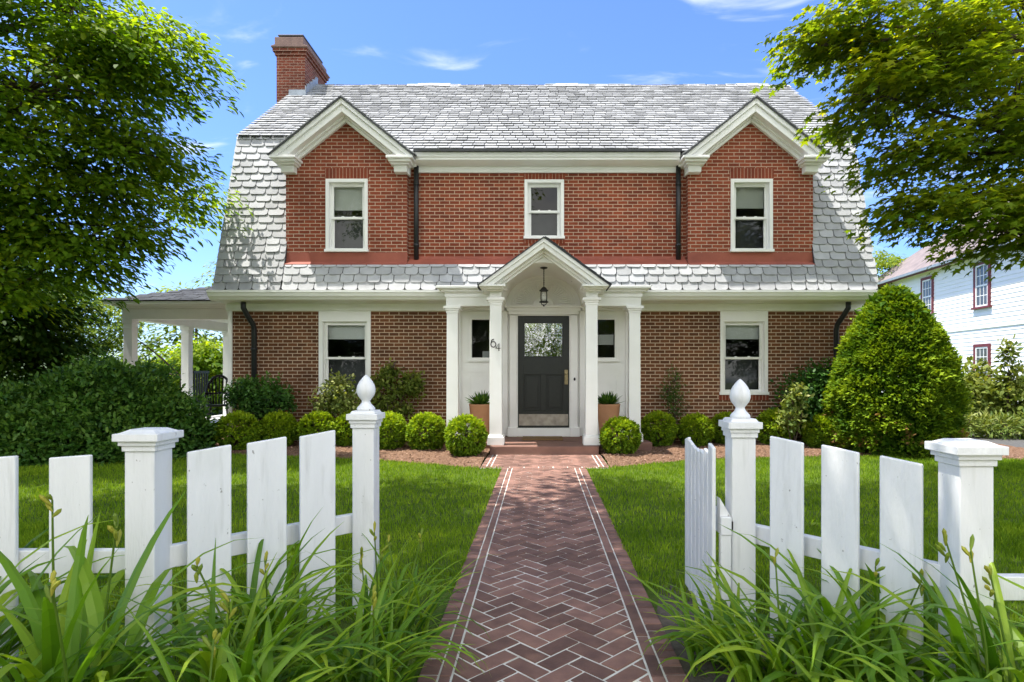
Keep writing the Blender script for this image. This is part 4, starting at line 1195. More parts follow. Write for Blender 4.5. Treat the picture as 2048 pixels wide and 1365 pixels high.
arc_ = [cp(-.26*math.cos(a), -.18-.08*math.sin(a)-.10*math.sin(a), .46+.62*math.sin(a)**.75) for a in [math.pi*i/20 for i in range(21)]]
mb = MB(); mb.tube(arc_, .027, 8); mb.build('back_hoop', M['chair'], chr_, smooth=True)
mb = MB()
for i in range(9):
    a = math.pi*(i+1.5)/11; x = -.26*math.cos(a)
    mb.tube([cp(x*.75,-.17,.46), cp(x,-.18-.18*math.sin(a),.46+.62*math.sin(a)**.75)], .014, 6)
mb.build('spindle', M['chair'], chr_)
mb = MB()
pts = [cp(.30,.16,.70)]+[cp(.30*math.cos(a),-.10-.16*math.sin(a),.70) for a in [math.pi*i/12 for i in range(13)]]+[cp(-.30,.16,.70)]
mb.tube(pts, .022, 8)
for sx in (-1,1): mb.tube([cp(sx*.29,.13,.70),cp(sx*.2,.11,.46)], .012, 6)
mb.build('arm_rail', M['chair'], chr_, smooth=True)
rl = empty('porch_railing', (-8.4,15.4,.17), 'black slatted railing at the far side of the side porch', 'railing')
mb = MB(); mb.box(-8.40,-8.35,14.6,15.28,1.30,1.36); mb.box(-8.40,-8.35,14.6,15.28,.26,.32); mb.build('rail', M['chair'], rl)
for i in range(6):
    y = 14.66+i*.112; mb = MB(); mb.box(-8.39,-8.36,y-.02,y+.02,.321,1.299 if i%4 else 1.299); mb.build('slat', M['chair'], rl)

# ------------------------------------------------------------------ neighbour's white house
nb = empty('clapboard_house', (18.5,22,0), 'white clapboard neighbouring house with dark red window trim and pinkish-brown roof', 'house')
NA = math.atan2(.1, 1.0)    # wall runs away from us, bearing slightly right
def nw(d, y, z):            # d metres out of the wall towards us (left), y along it
    bx_, by_ = 16.15 + (y-22)*.1, y
    return (bx_ - d*math.cos(NA), by_ + d*math.sin(NA), z)
def nbox(mb, d0, d1, y0, y1, z0, z1):
    c = [nw(d,y,z) for z in (z0,z1) for d,y in ((d0,y0),(d0,y1),(d1,y1),(d1,y0))]
    mb.add(c, [(0,1,2,3),(7,6,5,4),(0,4,5,1),(1,5,6,2),(2,6,7,3),(3,7,4,0)])
Y0N, Y1N = 12.0, 31.0; ZE = 5.72
mb = MB(); z = .3
while z < ZE:       # lapped boards
    z1 = min(z+.155, ZE)
    a,b,c,d = nw(.027,Y0N,z), nw(.027,Y1N,z), nw(.012,Y1N,z1), nw(.012,Y0N,z1)
    mb.add([a,b,c,d,nw(.0,Y0N,z),nw(.0,Y1N,z)],[(3,2,1,0),(0,1,5,4)]); z = z1
mb.quad(nw(0,Y1N,.0), nw(-8.5,Y1N,0), nw(-8.5,Y1N,ZE), nw(0,Y1N,ZE)); mb.quad(nw(-8.5,Y0N,0), nw(0,Y0N,0), nw(0,Y0N,ZE), nw(-8.5,Y0N,ZE))
mb.quad(nw(.02,Y0N,0), nw(.02,Y1N,0), nw(.02,Y1N,.3), nw(.02,Y0N,.3))
nbox(mb,.05,.0,Y0N,Y1N,2.92,3.0)
mb.build('wall', M['clapboard'], nb)
mb = MB(); ZR = 9.6; hy = 26.0
e = .45
mb.add([nw(e,Y0N-.4,ZE-.06),nw(e,Y1N+.4,ZE-.06),nw(-4.25,hy,ZR),nw(-4.25,Y0N+4,ZR),nw(-8.9,Y1N+.4,ZE-.06),nw(-8.9,Y0N-.4,ZE-.06)],[(0,3,2,1),(1,2,4),(4,2,3,5),(5,3,0)])
rn = mb.build('roof', M['neigh_roof'], nb)
mb = MB(); nbox(mb,e+.03,e-.06,Y0N-.4,Y1N+.4,ZE-.14,ZE-.03); mb.build('gutter', M['lead'], rn)
mb = MB(); nbox(mb,e-.065,.0,Y0N-.3,Y1N+.3,ZE-.10,ZE-.065); nbox(mb,.06,.036,Y0N,Y1N,ZE-.26,ZE-.11); mb.build('soffit', M['clapboard'], nb)
mb = MB(); nbox(mb,e-.0595,e-.10,Y0N-.38,Y1N+.38,ZE-.20,ZE-.101); mb.build('red_fascia', M['red_trim'], nb)
def nwin(y, z0, z1, wy=.95):
    y0, y1 = y-wy/2, y+wy/2; t_ = .11
    mb = MB(); nbox(mb,.075,.0,y0,y0+t_,z0,z1); nbox(mb,.075,.0,y1-t_,y1,z0,z1); nbox(mb,.075,.0,y0+t_,y1-t_,z1-t_,z1); nbox(mb,.12,.0,y0-.06,y1+.06,z0-.07,z0)
    f = mb.build('window', M['red_trim'], nb)
    mb = MB(); a, b, c, d = y0+t_, y1-t_, z0, z1-t_; zm = (c+d)/2
    nbox(mb,.06,.0,a,a+.06,c,d); nbox(mb,.06,.0,b-.06,b,c,d)
    for zz in (c, zm-.03, d-.06): nbox(mb,.06,.0,a+.06,b-.06,zz,zz+.06)
    for k in (1,2):
        yy = a+.06+(b-a-.12)*k/3; nbox(mb,.052,.0,yy-.012,yy+.012,c+.06,zm-.03); nbox(mb,.052,.0,yy-.012,yy+.012,zm+.03,d-.06)
    for z0_, z1_ in ((c+.06,zm-.03),(zm+.03,d-.06)):
        zz = (z0_+z1_)/2; nbox(mb,.0515,.0,a+.06,b-.06,zz-.012,zz+.012)
    mb.build('sash', M['white'], f)
    mb = MB(); nbox(mb,.042,.038,a+.03,b-.03,c+.03,d-.03); mb.build('pane', M['dark_pane'], f)
M['dark_pane'] = surf('dark_pane', (0.10,0.11,0.12), (0.06,0.065,0.07), 2, 0.08, spec=0.6)
for (y, z0, z1) in ((22.05,3.72,5.36),(25.75,3.80,5.38),(28.8,3.85,5.38),(22.05,.85,2.36),(25.75,.85,2.36),(18.4,3.72,5.36),(18.4,.85,2.36)): nwin(y,z0,z1)

# ------------------------------------------------------------------ clipped boxwood balls
def boxball(name, r, seed, mat_):
    n = 760
    P, O = ellipsoid_pts(n, (0,0,r*.96), (r*.93,r*.93,r*.96), .10, 3.2, -.93, .10, seed=seed)
    up = np.clip(.52+.38*O[:,2]+RNG.normal(0,.16,len(P)),0,1)  # upper leaves tinted lighter: sunlit tops put into the leaf colour
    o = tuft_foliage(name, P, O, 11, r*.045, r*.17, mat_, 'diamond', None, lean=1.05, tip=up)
    return o
protos = [boxball('boxwood', .31, 1.0, L['box']), boxball('boxwood', .31, 9.0, L['box']), boxball('boxwood', .31, 23.0, L['box'])]
cores = []
for p in protos:      # twiggy heart that stops one seeing through the ball
    mb = MB()
    for i in range(60):
        d = Vector((random.gauss(0,1),random.gauss(0,1),random.gauss(0,1))).normalized()
        if d.z < -.6: d.z = -d.z
        mb.tube([(0,0,.02),(d.x*.08,d.y*.08,.12+d.z*.05),(d.x*.25,d.y*.25,.30+d.z*.24)], [.010,.006,.002], 4)
    c = mb.build('twig', M['bark'], None); c.parent = p; cores.append(c)
def bxy(px, basey, dy=0.0):
    Y = HC*F/(basey-745)+dy; return ((px-1080)/F*Y, Y)
BOX = [ (477,905,1.08,'round boxwood ball furthest left, beside the side porch'),
 (556,899,1.0,'round boxwood ball second from the left end, below the wall shrub'),
 (637,899,1.03,'round boxwood ball left of the ground-floor window'),
 (702,897,.95,'boxwood ball half hidden by the left gate post'),
 (776,903,1.03,'boxwood ball just right of the left gate post'),
 (853,905,1.02,'round boxwood ball between the espaliered shrub and the porch'),
 (886,880,.8,'small boxwood ball tucked behind against the left outer porch column'),
 (932,917,1.0,'round boxwood ball at the left corner of the porch step'),
 (1241,913,.98,'bright boxwood ball at the right corner of the porch step'),
 (1317,897,.98,'round boxwood ball right of the porch, under the thin wall conifer'),
 (1391,896,.96,'round boxwood ball behind the open gate'),
 (1452,892,.9,'boxwood ball half hidden by the right gate post'),
 (1550,895,1.05,'bright boxwood ball just right of the right gate post'),
 (1641,900,.92,'small dull-green boxwood ball beside the large conical evergreen')]
for i, (px, by_, k, lab) in enumerate(BOX):
    x, y = bxy(px, by_, .12); o = protos[i % 3]
    if i >= 3: o = copy_tree(o)
    o.location = (x,y,.02); o.scale = (k,k,k*random.uniform(.94,1.02)); o.rotation_euler.z = random.uniform(0,6.28)
    tag(o, lab, 'shrub', 'clipped boxwood balls along the house')

# ------------------------------------------------------------------ big shrubs
def stems(mb, base, tips, r0=.03):
    b = Vector(base)
    for tp in tips:
        tp = Vector(tp); m_ = b.lerp(tp,.5)+Vector((random.uniform(-.1,.1),random.uniform(-.1,.1),.12)); mb.tube([b,m_,tp],[r0,r0*.6,r0*.15],6)
# large mounded evergreen on the left
sh = empty('mounded_shrub', (-6.9,9.7,0), 'big dark green mounded evergreen shrub in front of the side porch', 'shrub')
PP=[];OO=[]
for (c,r,n) in (((-6.95,9.8,.15),(1.3,1.1,1.30),1400),((-8.0,9.5,.1),(1.3,1.1,.95),900),((-6.05,9.75,.1),(.75,.75,.85),480),((-9.1,9.4,.1),(1.2,1.1,.75),450),((-6.8,9.25,.05),(1.35,.75,.80),750),((-7.9,9.0,.05),(1.3,.6,.62),600),((-7.4,9.7,.1),(1.0,.9,1.12),700)):
    p,o_ = ellipsoid_pts(n,c,r,.22,1.6,-.12,.22); PP.append(p);OO.append(o_)
P=np.concatenate(PP);O=np.concatenate(OO)
tip=np.clip(.42+.42*O[:,2]+RNG.normal(0,.2,len(P)),0,1)  # leaf tone lightens upward, painting in light from above
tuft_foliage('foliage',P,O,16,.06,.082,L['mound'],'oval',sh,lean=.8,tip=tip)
mb=MB(); stems(mb,(-6.9,9.7,0),P[::60]*.92+np.array([-6.9,9.7,.3])*.08,.05); mb.build('stem',M['bark'],sh)

# conical evergreen on the right
cc=(5.85,10.0); cn=empty('conical_evergreen',(cc[0],cc[1],0),'large dense egg-shaped evergreen at the right corner of the house','shrub')
n=5200; h=RNG.uniform(0.0,1,n)**.8; a=RNG.uniform(0,2*np.pi,n)
def cone_r(h): return .925*np.where(h<.28, .86+.14*np.sin(h/.28*np.pi/2), np.cos(np.clip((h-.28)/.74,0,1)*np.pi/2)**.78)
H_=2.62
rr=cone_r(h); lay=np.array([fbm((math.cos(q)*1.2+3,math.sin(q)*1.2,z*6.5),1.2) for q,z in zip(a,h)]); lay2=np.array([mnoise.noise(Vector((math.cos(q)*4.5,math.sin(q)*4.5,z*13))) for q,z in zip(a,h)])
rr2=rr*(1+.085*lay+.06*lay2-.09*RNG.uniform(0,1,n)**2)
P=np.stack([cc[0]+rr2*np.cos(a),cc[1]+rr2*np.sin(a),.04+h*H_],1)
O=norm(np.stack([np.cos(a),np.sin(a),.25+h*.7],1))
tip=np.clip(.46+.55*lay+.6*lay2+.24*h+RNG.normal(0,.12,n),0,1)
bronze=(h<.24)&(lay>.12)&(RNG.uniform(0,1,n)<.28)
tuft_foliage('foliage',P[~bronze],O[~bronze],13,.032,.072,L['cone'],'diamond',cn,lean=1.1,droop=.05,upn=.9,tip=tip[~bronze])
if bronze.sum(): tuft_foliage('bronzed_foliage',P[bronze],O[bronze],9,.035,.08,L['redtip'],'diamond',cn,lean=1.0,tip=tip[bronze])
# inner foliage fills the heart
h2=RNG.uniform(.02,.95,1500); a2=RNG.uniform(0,2*np.pi,1500); r2=cone_r(h2)*RNG.uniform(.7,.85,1500)
P2=np.stack([cc[0]+r2*np.cos(a2),cc[1]+r2*np.sin(a2),.04+h2*H_],1)
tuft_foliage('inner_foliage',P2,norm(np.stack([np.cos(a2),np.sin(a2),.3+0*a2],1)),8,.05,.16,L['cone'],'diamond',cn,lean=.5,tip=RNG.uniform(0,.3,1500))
mb=MB(); mb.tube([(cc[0],cc[1],0),(cc[0],cc[1],1.2),(cc[0]+.03,cc[1],2.3)],[.09,.06,.02],8); mb.build('stem',M['bark'],cn)

def loose_shrub(name,x,y,blobs,leaf,size,per,mat_,label,shape='oval',tipb=.35,stemr=.02,cat='shrub',spread=.05,lean=.6,group=None,extra=None):
    e=empty(name,(x,y,0),label,cat,group); PP=[];OO=[];mb=MB()
    for (c,r,n) in blobs:
        c=(x+c[0],y+c[1],c[2]); p,o_=ellipsoid_pts(n,c,r,.3,2.2,-1,.55); PP.append(p);OO.append(o_)
        stems(mb,(x+random.uniform(-.04,.04),y,0),[c],stemr)
        stems(mb,c,[tuple(q) for q in p[::max(1,len(p)//6)]],stemr*.5)
    P=np.concatenate(PP);O=np.concatenate(OO)
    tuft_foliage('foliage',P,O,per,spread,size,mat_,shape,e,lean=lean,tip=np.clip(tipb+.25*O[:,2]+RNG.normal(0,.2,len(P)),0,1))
    mb.build('stem',M['bark'],e); return e
loose_shrub('wall_shrub',-5.0,10.75,[((0,0,.92),(.52,.25,.30),260),((-.35,0,.98),(.22,.2,.16),70),((.35,0,.78),(.28,.2,.25),90),((.0,0,.62),(.3,.2,.25),60)],0,.075,8,L['mound'],'dark green spreading shrub against the brick wall beside the left downspout',tipb=.3)
loose_shrub('variegated_shrub',-3.55,10.75,[((0,0,1.02),(.26,.2,.24),110),((-.2,0,.82),(.26,.18,.18),80),((.15,0,.75),(.25,.18,.15),60)],0,.075,7,L['yellow'],'yellow-green variegated shrub below the left ground-floor window',tipb=.5)
loose_shrub('espaliered_shrub',-2.62,10.95,[((-.20,0,1.20),(.16,.1,.14),70),((.28,0,1.15),(.18,.1,.14),70),((0.0,0,.95),(.14,.1,.10),35),((-.28,0,.80),(.18,.1,.12),50),((.12,0,.65),(.16,.1,.1),40),((-.05,0,1.38),(.1,.08,.08),20),((.4,0,.98),(.1,.08,.08),22)],0,.085,6,L['hedge'],'sparse leggy shrub trained on the brick wall left of the porch',tipb=.4,stemr=.012)
loose_shrub('thin_conifer',2.42,10.95,[((0,0,1.15),(.10,.08,.30),55),((.04,0,.75),(.16,.1,.22),60),((-.12,0,.95),(.09,.08,.12),22),((.02,0,.5),(.1,.1,.2),30)],0,.07,7,L['mound'],'thin wispy young conifer against the brick wall right of the porch','needle',tipb=.25,stemr=.012,lean=.9)
loose_shrub('broad_shrub',4.72,10.75,[((.1,0,.85),(.55,.3,.58),300),((.4,0,1.15),(.35,.25,.35),140)],0,.085,8,L['mound'],'dark evergreen shrub against the wall behind the conical evergreen',tipb=.12)
loose_shrub('young_shrub',4.33,10.35,[((0,0,.78),(.14,.12,.22),45),((.08,0,.98),(.10,.1,.12),22),((-.05,0,.5),(.18,.14,.16),40)],0,.09,6,L['yellow'],'pale yellow-green young shrub in front of the dark wall shrub',tipb=.35,stemr=.01)

# ------------------------------------------------------------------ daylilies along the fence
def daylily(x,y,n,lab,hs=1.0,stalks=2,wide=.012,lean_to=None):
    e=empty('daylily_clump',(x,y,0),lab,'daylily','daylily clumps along the fence')
    K=8
    V=[];rn=[]
    for i in range(int(n*.82)):
        a=random.uniform(0,2*math.pi)
        if lean_to is not None and random.random()<.35: a=lean_to+random.gauss(0,.6)
        Ln=random.uniform(.45,1.05)*hs; w=wide*random.uniform(.8,1.9); el=random.uniform(.75,1.5); droop=random.uniform(.6,2.7)
        p=Vector((x+max(-.15,min(.15,random.gauss(0,.08))),y+max(-.13,min(.13,random.gauss(0,.07))),0)); side=Vector((-math.sin(a),math.cos(a),0)); tw=random.uniform(-.35,.35)
        pts=[];rnd_=min(1,max(0,random.gauss(.45,.22)))
        for k in range(K+1):
            f=k/K; th=el-droop*f**1.7
            d=Vector((math.cos(a)*math.cos(th),math.sin(a)*math.cos(th),math.sin(th)))
            ww=w*(1-f**3.2)*(.65+.5*min(1,f*3)) + .0006
            s_=(side*math.cos(tw*f)+Vector((0,0,1))*math.sin(tw*f)).normalized()
            nrm=s_.cross(d).normalized()
            pts.append((p-s_*ww, p-nrm*ww*.38*-1*0+nrm*(-.35*ww), p+s_*ww)); p=p+d*(Ln/K)
        for k in range(K):
            a0,b0,c0=pts[k];a1,b1,c1=pts[k+1]
            V.append((a0,b0,b1,a1));V.append((b0,c0,c1,b1)); rn+= [min(1,max(0,rnd_+.22*(k/K)-.05))]*2
    npmesh('leaf_fan',np.array([[tuple(q) for q in f] for f in V]),4,L['lily'],e,np.array(rn),smooth=False)
    for i in range(stalks):
        a=random.uniform(0,6.28); hh=random.uniform(.62,.88)*hs; sx,sy=random.uniform(-.1,.1),random.uniform(-.08,.08); k=random.uniform(.05,.22)
        mb=MB(); top=Vector((x+sx+k*math.cos(a),y+sy+k*math.sin(a),hh))
        mb.tube([(x+sx,y+sy,0),(x+sx+k*.35*math.cos(a),y+sy+k*.35*math.sin(a),hh*.55),top],[.0055,.0045,.003],6,rnd=.15)
        for j in range(random.randint(3,5)):
            d=Vector((random.gauss(0,.45),random.gauss(0,.45),1)).normalized(); q=top-Vector((0,0,.02*j)); l_=random.uniform(.03,.065)
            mb.tube([q,q+d*l_*.35,q+d*l_*.75,q+d*l_],[.002,.0065,.0075,.001],6,rnd=random.uniform(.3,1))
        mb.build('flower_stalk',L['bud'],e)
    return e
LIL=[(-2.25,2.25,80,'daylily clump at the far left edge, before the leftmost pickets',1.0,2,.014,.5),
 (-1.62,2.05,80,'tall arching daylily clump before the flat-capped left fence post',1.02,3,.014,.3),
 (-1.12,2.15,100,'daylily clump before the sloping left pickets',.82,2,.010,0),
 (-1.25,2.68,80,'daylily clump close against the left sloping pickets',.78,1,.010,0),
 (-.72,2.42,110,'daylily clump spilling onto the left edge of the brick path',.62,1,.008,.2),
 (-.72,2.95,90,'slender daylily clump with yellow buds beside the left gate post',.66,5,.006,.3),
 (-1.75,1.72,50,'daylily clump at the lower left corner of the view',.72,0,.013,.6),
 (.80,2.75,70,'low daylily clump between the path edge and the open gate',.5,0,.007,2.0),
 (-.95,1.85,60,'bright arching daylily clump lowest on the left side',.66,1,.011,.3),
 (.95,2.38,110,'daylily clump arching over the right edge of the brick path',.72,1,.010,3.1),
 (1.30,2.42,100,'daylily clump before the right gate post',.84,2,.010,2.5),
 (1.62,2.05,90,'daylily clump before the right sloping pickets, with tall bud stalks',.86,3,.011,2.8),
 (1.18,1.95,70,'low daylily clump nearest the lower right of the path',.62,0,.011,3.0),
 (2.02,1.98,70,'daylily clump at the lower right corner, before the broad post',.82,1,.013,2.5),
 (1.58,2.62,60,'daylily clump close against the right sloping pickets',.7,1,.009,2.5)]
for l in LIL: daylily(l[0],l[1],l[2],l[3],l[4],l[5],l[6],l[7])

# ------------------------------------------------------------------ trees
def tree(name,x,y,trunk,lobes,mat_,label,leaf=.09,shape='oval',spray=.42,per=46,gap=.0,group=None,cat='tree',r0=.2,flat=.30,tipb=.42,zbase=0.0,twigs=True,limb=.35,seed=0.0,bright=.0):
    """trunk: points relative to (x,y); lobes: (cx,cy,cz, rx,ry,rz, sprays)"""
    e=empty(name,(x,y,zbase),label,cat,group)
    tp=[Vector((x+p[0],y+p[1],p[2])) for p in trunk]
    mb=MB(); nr=len(tp); mb.tube(tp,[r0*(1-.75*i/max(1,nr-1))+.01 for i in range(nr)],10)
    C=[];Hd=[];TI=[]
    for lb in lobes:
        lc=Vector((x+lb[0],y+lb[1],lb[2])); 
        tb=min(tp,key=lambda q:(q-lc).length+ (0 if q.z<lc.z+.2 else 2)); m_=tb.lerp(lc,.5)+Vector((random.uniform(-.2,.2),random.uniform(-.2,.2),.15*(lc-tb).length*.5))
        rl=r0*limb*min(1.6,.5+lb[3]*.3)
        mb.tube([tb,tb.lerp(m_,.5)+Vector((0,0,.05)),m_,lc],[rl,rl*.8,rl*.6,rl*.28],7)
        n=lb[6]; d=unit(n*3); rad=RNG.uniform(.12,1,n*3)**.42; d2=d*rad[:,None]
        q=np.array(lc)+d2*np.array(lb[3:6])
        ok=np.array([fbm((p_[0]+seed,p_[1],p_[2]),.95)>gap-.35 for p_ in q]); q=q[ok][:n]; d2=d2[ok][:n]
        for p_,dd in zip(q,d2):
            C.append(p_); h=Vector((p_[0]-tp[-1].x,p_[1]-tp[-1].y,0)); h=h.normalized() if h.length>.05 else Vector((1,0,0))
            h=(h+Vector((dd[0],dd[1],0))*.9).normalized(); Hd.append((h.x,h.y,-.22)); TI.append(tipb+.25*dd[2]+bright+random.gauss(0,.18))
            if twigs and random.random()<.4:
                s_=lc.lerp(Vector(p_),.1); pe=Vector(p_); mb.tube([s_,s_.lerp(pe,.55)+Vector((0,0,.08)),pe],[rl*.25,rl*.15,.004],4)
    C=np.array(C);Hd=norm(np.array(Hd));TI=np.clip(np.array(TI),0,1)
    n=len(C);k=per
    B=norm(np.cross(np.array([0,0,1.0]),Hd)); Nn=np.cross(Hd,B)
    a=RNG.uniform(0,2*np.pi,(n,k)); rr=np.sqrt(RNG.uniform(0,1,(n,k)))*spray*RNG.uniform(.7,1.2,(n,1))
    offs=(np.cos(a)*rr)[...,None]*Hd[:,None,:]*1.25+(np.sin(a)*rr)[...,None]*B[:,None,:]*.9
    offs+=RNG.normal(0,flat*spray*.45,(n,k))[...,None]*Nn[:,None,:]
    P=(C[:,None,:]+offs).reshape(-1,3); P[:,2]-= (rr**2*.35/max(spray,.1)).reshape(-1)
    D=norm(offs+Hd[:,None,:]*.25).reshape(-1,3)+unit(n*k)*.45+np.array([0,0,-.25])
    N_=np.repeat(Nn,k,0)+unit(n*k)*.55; N_[:,2]+=.4
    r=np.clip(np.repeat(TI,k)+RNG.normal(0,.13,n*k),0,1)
    V=leaf_polys(P,D,N_,leaf*RNG.uniform(.65,1.2,n*k),shape)
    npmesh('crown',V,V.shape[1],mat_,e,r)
    mb.build('trunk',M['bark'],e); return e
# big leafy tree on the left, crown reaching to the roof
tree('shade_tree',-8.75,9.1,[(0,0,0),(.05,0,1.6),(.2,-.1,3.2),(.3,-.1,4.8),(.5,0,6.4),(.5,0,8.2)],
 [(.3,0,8.4,1.7,1.5,1.2,34),(1.9,-.2,6.7,1.4,1.1,.8,85),(2.75,-.1,5.95,1.15,.95,.6,95),(1.4,-.5,5.3,1.6,1.2,.75,115),(2.5,-.1,4.65,1.15,.85,.5,80),(.8,-.8,4.4,1.7,1.3,.7,110),
  (2.2,-.3,3.95,.95,.9,.34,52),(.3,-.8,3.55,1.5,1.2,.55,80),(-1.5,-.4,7.0,1.6,1.4,1.3,36),(-1.7,-.6,5.2,1.6,1.4,1.2,95),(-1.4,-.7,3.8,1.4,1.2,.7,75),(.4,-1.2,6.5,1.6,.9,.9,70),(1.4,-.4,3.3,.9,.8,.3,36),(2.75,1.45,4.35,.45,.4,.5,16),(-.4,-1.0,2.9,1.2,.9,.5,50),(1.9,-.4,3.0,.9,.8,.35,40),(2.55,-.3,3.25,.6,.6,.22,20),(1.0,-.5,2.6,.9,.8,.35,34),(3.05,-.2,3.45,.4,.5,.15,9)],
 L['left'],'tall broad leafy tree at the left edge, its crown reaching over the side porch',leaf=.125,spray=.42,per=52,gap=.06,r0=.2,seed=3.0)
# maple reaching in from the right
MX=7.4
tree('maple_tree',MX,7.3,[(0,0,0),(0,0,1.8),(-.15,0,3.4),(-.4,-.1,5.0),(-.4,0,7.0)],
 [(a_+.33-MX,b_,c_+.06,rx_*.9,ry_,rz_,n_) for (a_,b_,c_,rx_,ry_,rz_,n_) in ((3.02,-.1,5.15,.5,.6,.2,15),(3.6,0,5.45,.8,.7,.35,38),(3.75,.0,4.62,.62,.8,.42,38),(4.5,-.1,5.0,1.05,1.0,.6,76),(4.25,.1,3.95,.66,.8,.26,32),
  (4.15,.1,3.3,.36,.6,.18,16),(4.75,-.1,3.25,.75,.8,.32,44),(5.4,.0,2.95,.65,.7,.25,32),(5.3,-.1,4.2,.95,.95,.6,70),(5.6,.1,5.5,1.3,1.2,.6,66),(7.0,.1,4.4,1.5,1.4,1.1,70),(6.6,.2,6.7,1.9,1.8,1.0,26),(4.7,.1,6.1,1.2,1.0,.4,18),(6.1,-.2,3.4,.9,.9,.5,44),(8.3,.2,6.0,1.5,1.6,1.3,50))],
 L['maple'],'maple tree reaching in from the upper right with star-shaped leaves',leaf=.12,shape='maple',spray=.34,per=34,gap=-.05,r0=.2,seed=11.0,flat=.35)
# street trees over the fence and behind the viewer: they shade the foreground and show in the window panes
tree('street_tree',-5.2,.6,[(0,0,0),(.1,.1,2.5),(.6,.5,4.6),(1.4,1.2,6.4),(2.0,1.6,8.4)],
 [(2.3,2.3,7.4,2.0,1.7,.9,120),(.6,1.2,7.2,2.0,1.8,1.2,44),(3.6,3.0,8.1,1.7,1.5,.9,90),(1.2,2.9,8.5,2.0,1.7,1.0,90),(-1.2,.2,7.6,1.8,1.8,1.4,80),(2.2,.6,9.3,2.2,2.0,1.2,36),(4.2,1.4,7.6,1.6,1.6,.8,26),(-1.2,3.6,7.2,1.5,1.5,.7,70),(.9,5.0,7.5,1.6,1.3,.7,70),(5.0,4.4,8.0,1.7,1.5,.8,80),(6.6,3.4,7.8,1.6,1.6,.8,70),(3.2,5.3,8.0,1.5,1.2,.7,60),(7.2,5.0,8.2,1.5,1.3,.7,80),(-1.8,4.1,7.3,1.5,1.3,.6,90),(-.2,5.1,7.2,1.5,1.1,.6,90),(5.9,5.2,8.1,1.5,1.2,.6,80),(8.6,4.3,8.4,1.5,1.4,.7,60),(-3.0,3.0,7.4,1.4,1.3,.7,60)],
 L['left'],'large street tree beside the left fence arching over the gateway',leaf=.15,spray=.48,per=36,gap=.05,r0=.26,seed=21.0)
for i,(x,y,h,sd,lab) in enumerate(((-11,-10,1.0,31,'leafy street tree across the road, far left'),(-5.2,-11.5,1.1,37,'leafy street tree across the road, left of the gate'),(.6,-10.5,1.0,41,'leafy street tree straight across the road from the gate'),(6.2,-11.5,1.05,43,'leafy street tree across the road, right of the gate'),(12,-10,1.05,47,'leafy street tree across the road, far right'))):
    tree('street_tree',x,y,[(0,0,0),(.1,0,2.2*h),(.2,.1,4.4*h)],[(0,0,4.8*h,2.8,2.2,1.6,100),(-1.8,.2,3.2*h,2.0,1.6,1.2,80),(1.8,.2,3.2*h,2.0,1.6,1.2,80),(.2,.8,2.0*h,2.2,1.4,1.0,80)],
     L['dark' if i!=2 else 'left'],lab,leaf=.26,shape='diamond',spray=.6,per=30,gap=-.2,r0=.24,seed=sd,twigs=False)
loose_shrub('street_hedge',-2.0,-6.0,[((k*1.1,0,.55),(.75,.5,.65),140) for k in range(-5,7)],0,.14,6,L['bright'],'clipped hedge across the road from the gate','diamond',tipb=.5)
# dark undergrowth at the left edge
tree('dark_evergreen',-10.1,10.9,[(0,0,0),(0,0,1.5),(0,0,3.0)],[(-.2,0,3.0,1.1,1.0,.85,110),(.65,.1,2.3,.75,1.0,.8,90),(1.1,.2,2.75,.5,.8,.5,50),(1.2,.1,1.8,.5,.7,.7,50),(-.9,0,1.6,1.2,1.1,1.2,90),(.9,-.1,1.2,1.0,1.0,.9,80)],
 L['dark'],'dark evergreen bush-tree at the left edge behind the mounded shrub',leaf=.13,spray=.4,per=48,gap=-.2,r0=.12,twigs=False,tipb=.3)
tree('back_shrub',-8.4,15.6,[(-.9,0,0),(-.9,.1,1.2)],[(-2.5,-.8,2.6,1.0,.9,.75,90),(-3.4,-.6,3.0,.9,.9,.7,60),(-2.3,-.5,1.3,1.1,1.0,.9,60)],L['bright'],'bright green bush just outside the side porch, left of its columns',leaf=.10,spray=.34,per=44,gap=-.1,r0=.06,twigs=False,tipb=.5)
BACK=[(-12.5,22,3.2,2.4,'bright','light green leafy tree behind the side porch at far left'),(-9.8,24,2.0,1.9,'bright','pale sunlit bush seen between the two nearer porch columns'),(-7.6,21,1.45,1.3,'dark','dark green bush seen through the porch behind the middle column'),
 (-10.8,19.5,1.9,1.2,'left','rounded green bush behind the nearest porch column'),(-9.4,31,2.9,2.8,'bright','bright bush seen through the far porch opening'),(-14.0,36,4.6,3.5,'bright','pale green tree in the gap below the big left crown')]
for (x,y,h,r,mm,lab) in BACK:
    tree('background_tree',x,y,[(0,0,0),(0,0,h*.5),(0,0,h)],[(0,0,h,r,r*.8,r*.55,80),(-r*.5,-.3,h*.55,r*.8,r*.7,r*.5,60),(r*.5,-.3,h*.5,r*.8,r*.7,r*.5,60)],L[mm],lab,leaf=.2,shape='diamond',spray=.5,per=34,gap=-.2,r0=.1,twigs=False,tipb=.5,group='trees behind the side porch')
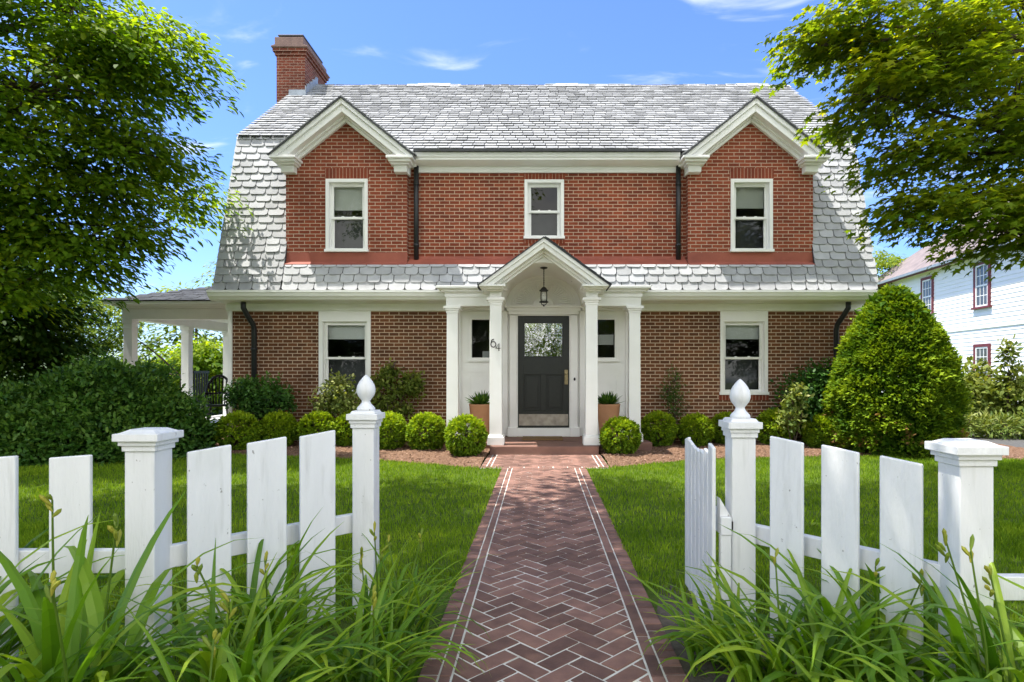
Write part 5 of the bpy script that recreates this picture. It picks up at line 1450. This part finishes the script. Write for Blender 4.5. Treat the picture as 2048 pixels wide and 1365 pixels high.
tree('feathery_tree',-13.0,25.5,[(0,0,0),(.1,0,2.5),(.1,0,5.2)],[(0,0,5.3,1.1,1.0,1.0,46),(-.5,0,4.4,1.0,1.0,.7,36),(.6,0,4.5,.9,.9,.7,36),(.1,0,6.3,.6,.6,.5,16)],L['bright'],'airy light green tree rising between the left tree and the house',leaf=.19,shape='diamond',spray=.42,per=30,gap=0,r0=.1,tipb=.6)
for (x,y,h,r,lab) in ((17.2,30.6,6.1,1.5,'green tree top showing just right of the slate roof'),(23.5,41,7.6,2.0,'distant tree top over the left end of the neighbouring roof'),(20.2,37.5,6.3,1.6,'low tree behind the neighbouring roof near the slate roof')):
    tree('background_tree',x,y,[(0,0,0),(0,0,h*.6),(0,0,h)],[(0,0,h,r,r,r*1.0,90),(0,-.2,h-1.7,r*.9,r*.8,r*.9,60)],L['bright'],lab,leaf=.22,shape='diamond',spray=.5,per=34,gap=0,r0=.12,twigs=False,tipb=.45,group='trees behind the neighbouring house')
# loose hedge on the right, in front of the neighbour's house
HB=[]
for k in range(9):
    HB.append(((-1.9+k*.55,.3*(k%2)-.1,.66+.12*math.sin(k*1.7)),(.62,.6,.66+.10*math.sin(k*2.1)),270))
loose_shrub('loose_hedge',11.3,13.6,HB,0,.13,7,L['hedge'],'tall loose yellow-green hedge in front of the white clapboard house','oval',tipb=.42,cat='hedge',spread=.07)
loose_shrub('leggy_sapling',10.2,13.2,[((0,0,1.75),(.16,.15,.25),30),((.1,0,1.25),(.25,.2,.3),40)],0,.12,6,L['hedge'],'thin sapling sticking up at the left end of the loose hedge',tipb=.5)
loose_shrub('hosta_border',9.3,12.2,[((k*.36-.75,-.06*k,.2),(.34,.3,.24),75) for k in range(7)],0,.16,6,L['yellow'],'low bright green leafy border below the loose hedge','needle',tipb=.2,lean=1.0)
# far low hills
mb=MB()
pts=[]
for i in range(61):
    x=-260+520*i/60; pts.append((x, 6+3.0*fbm((x,0,5),.02)*2))
for i in range(60):
    (xa,ha),(xb,hb)=pts[i],pts[i+1]
    mb.add([(xa,190,-1),(xb,190,-1),(xb,215,hb),(xa,215,ha),(xb,300,-1),(xa,300,-1)],[(0,1,2,3),(3,2,4,5)])
hl=mb.build('hills',M['hill'],None); tag(hl,kind='structure')
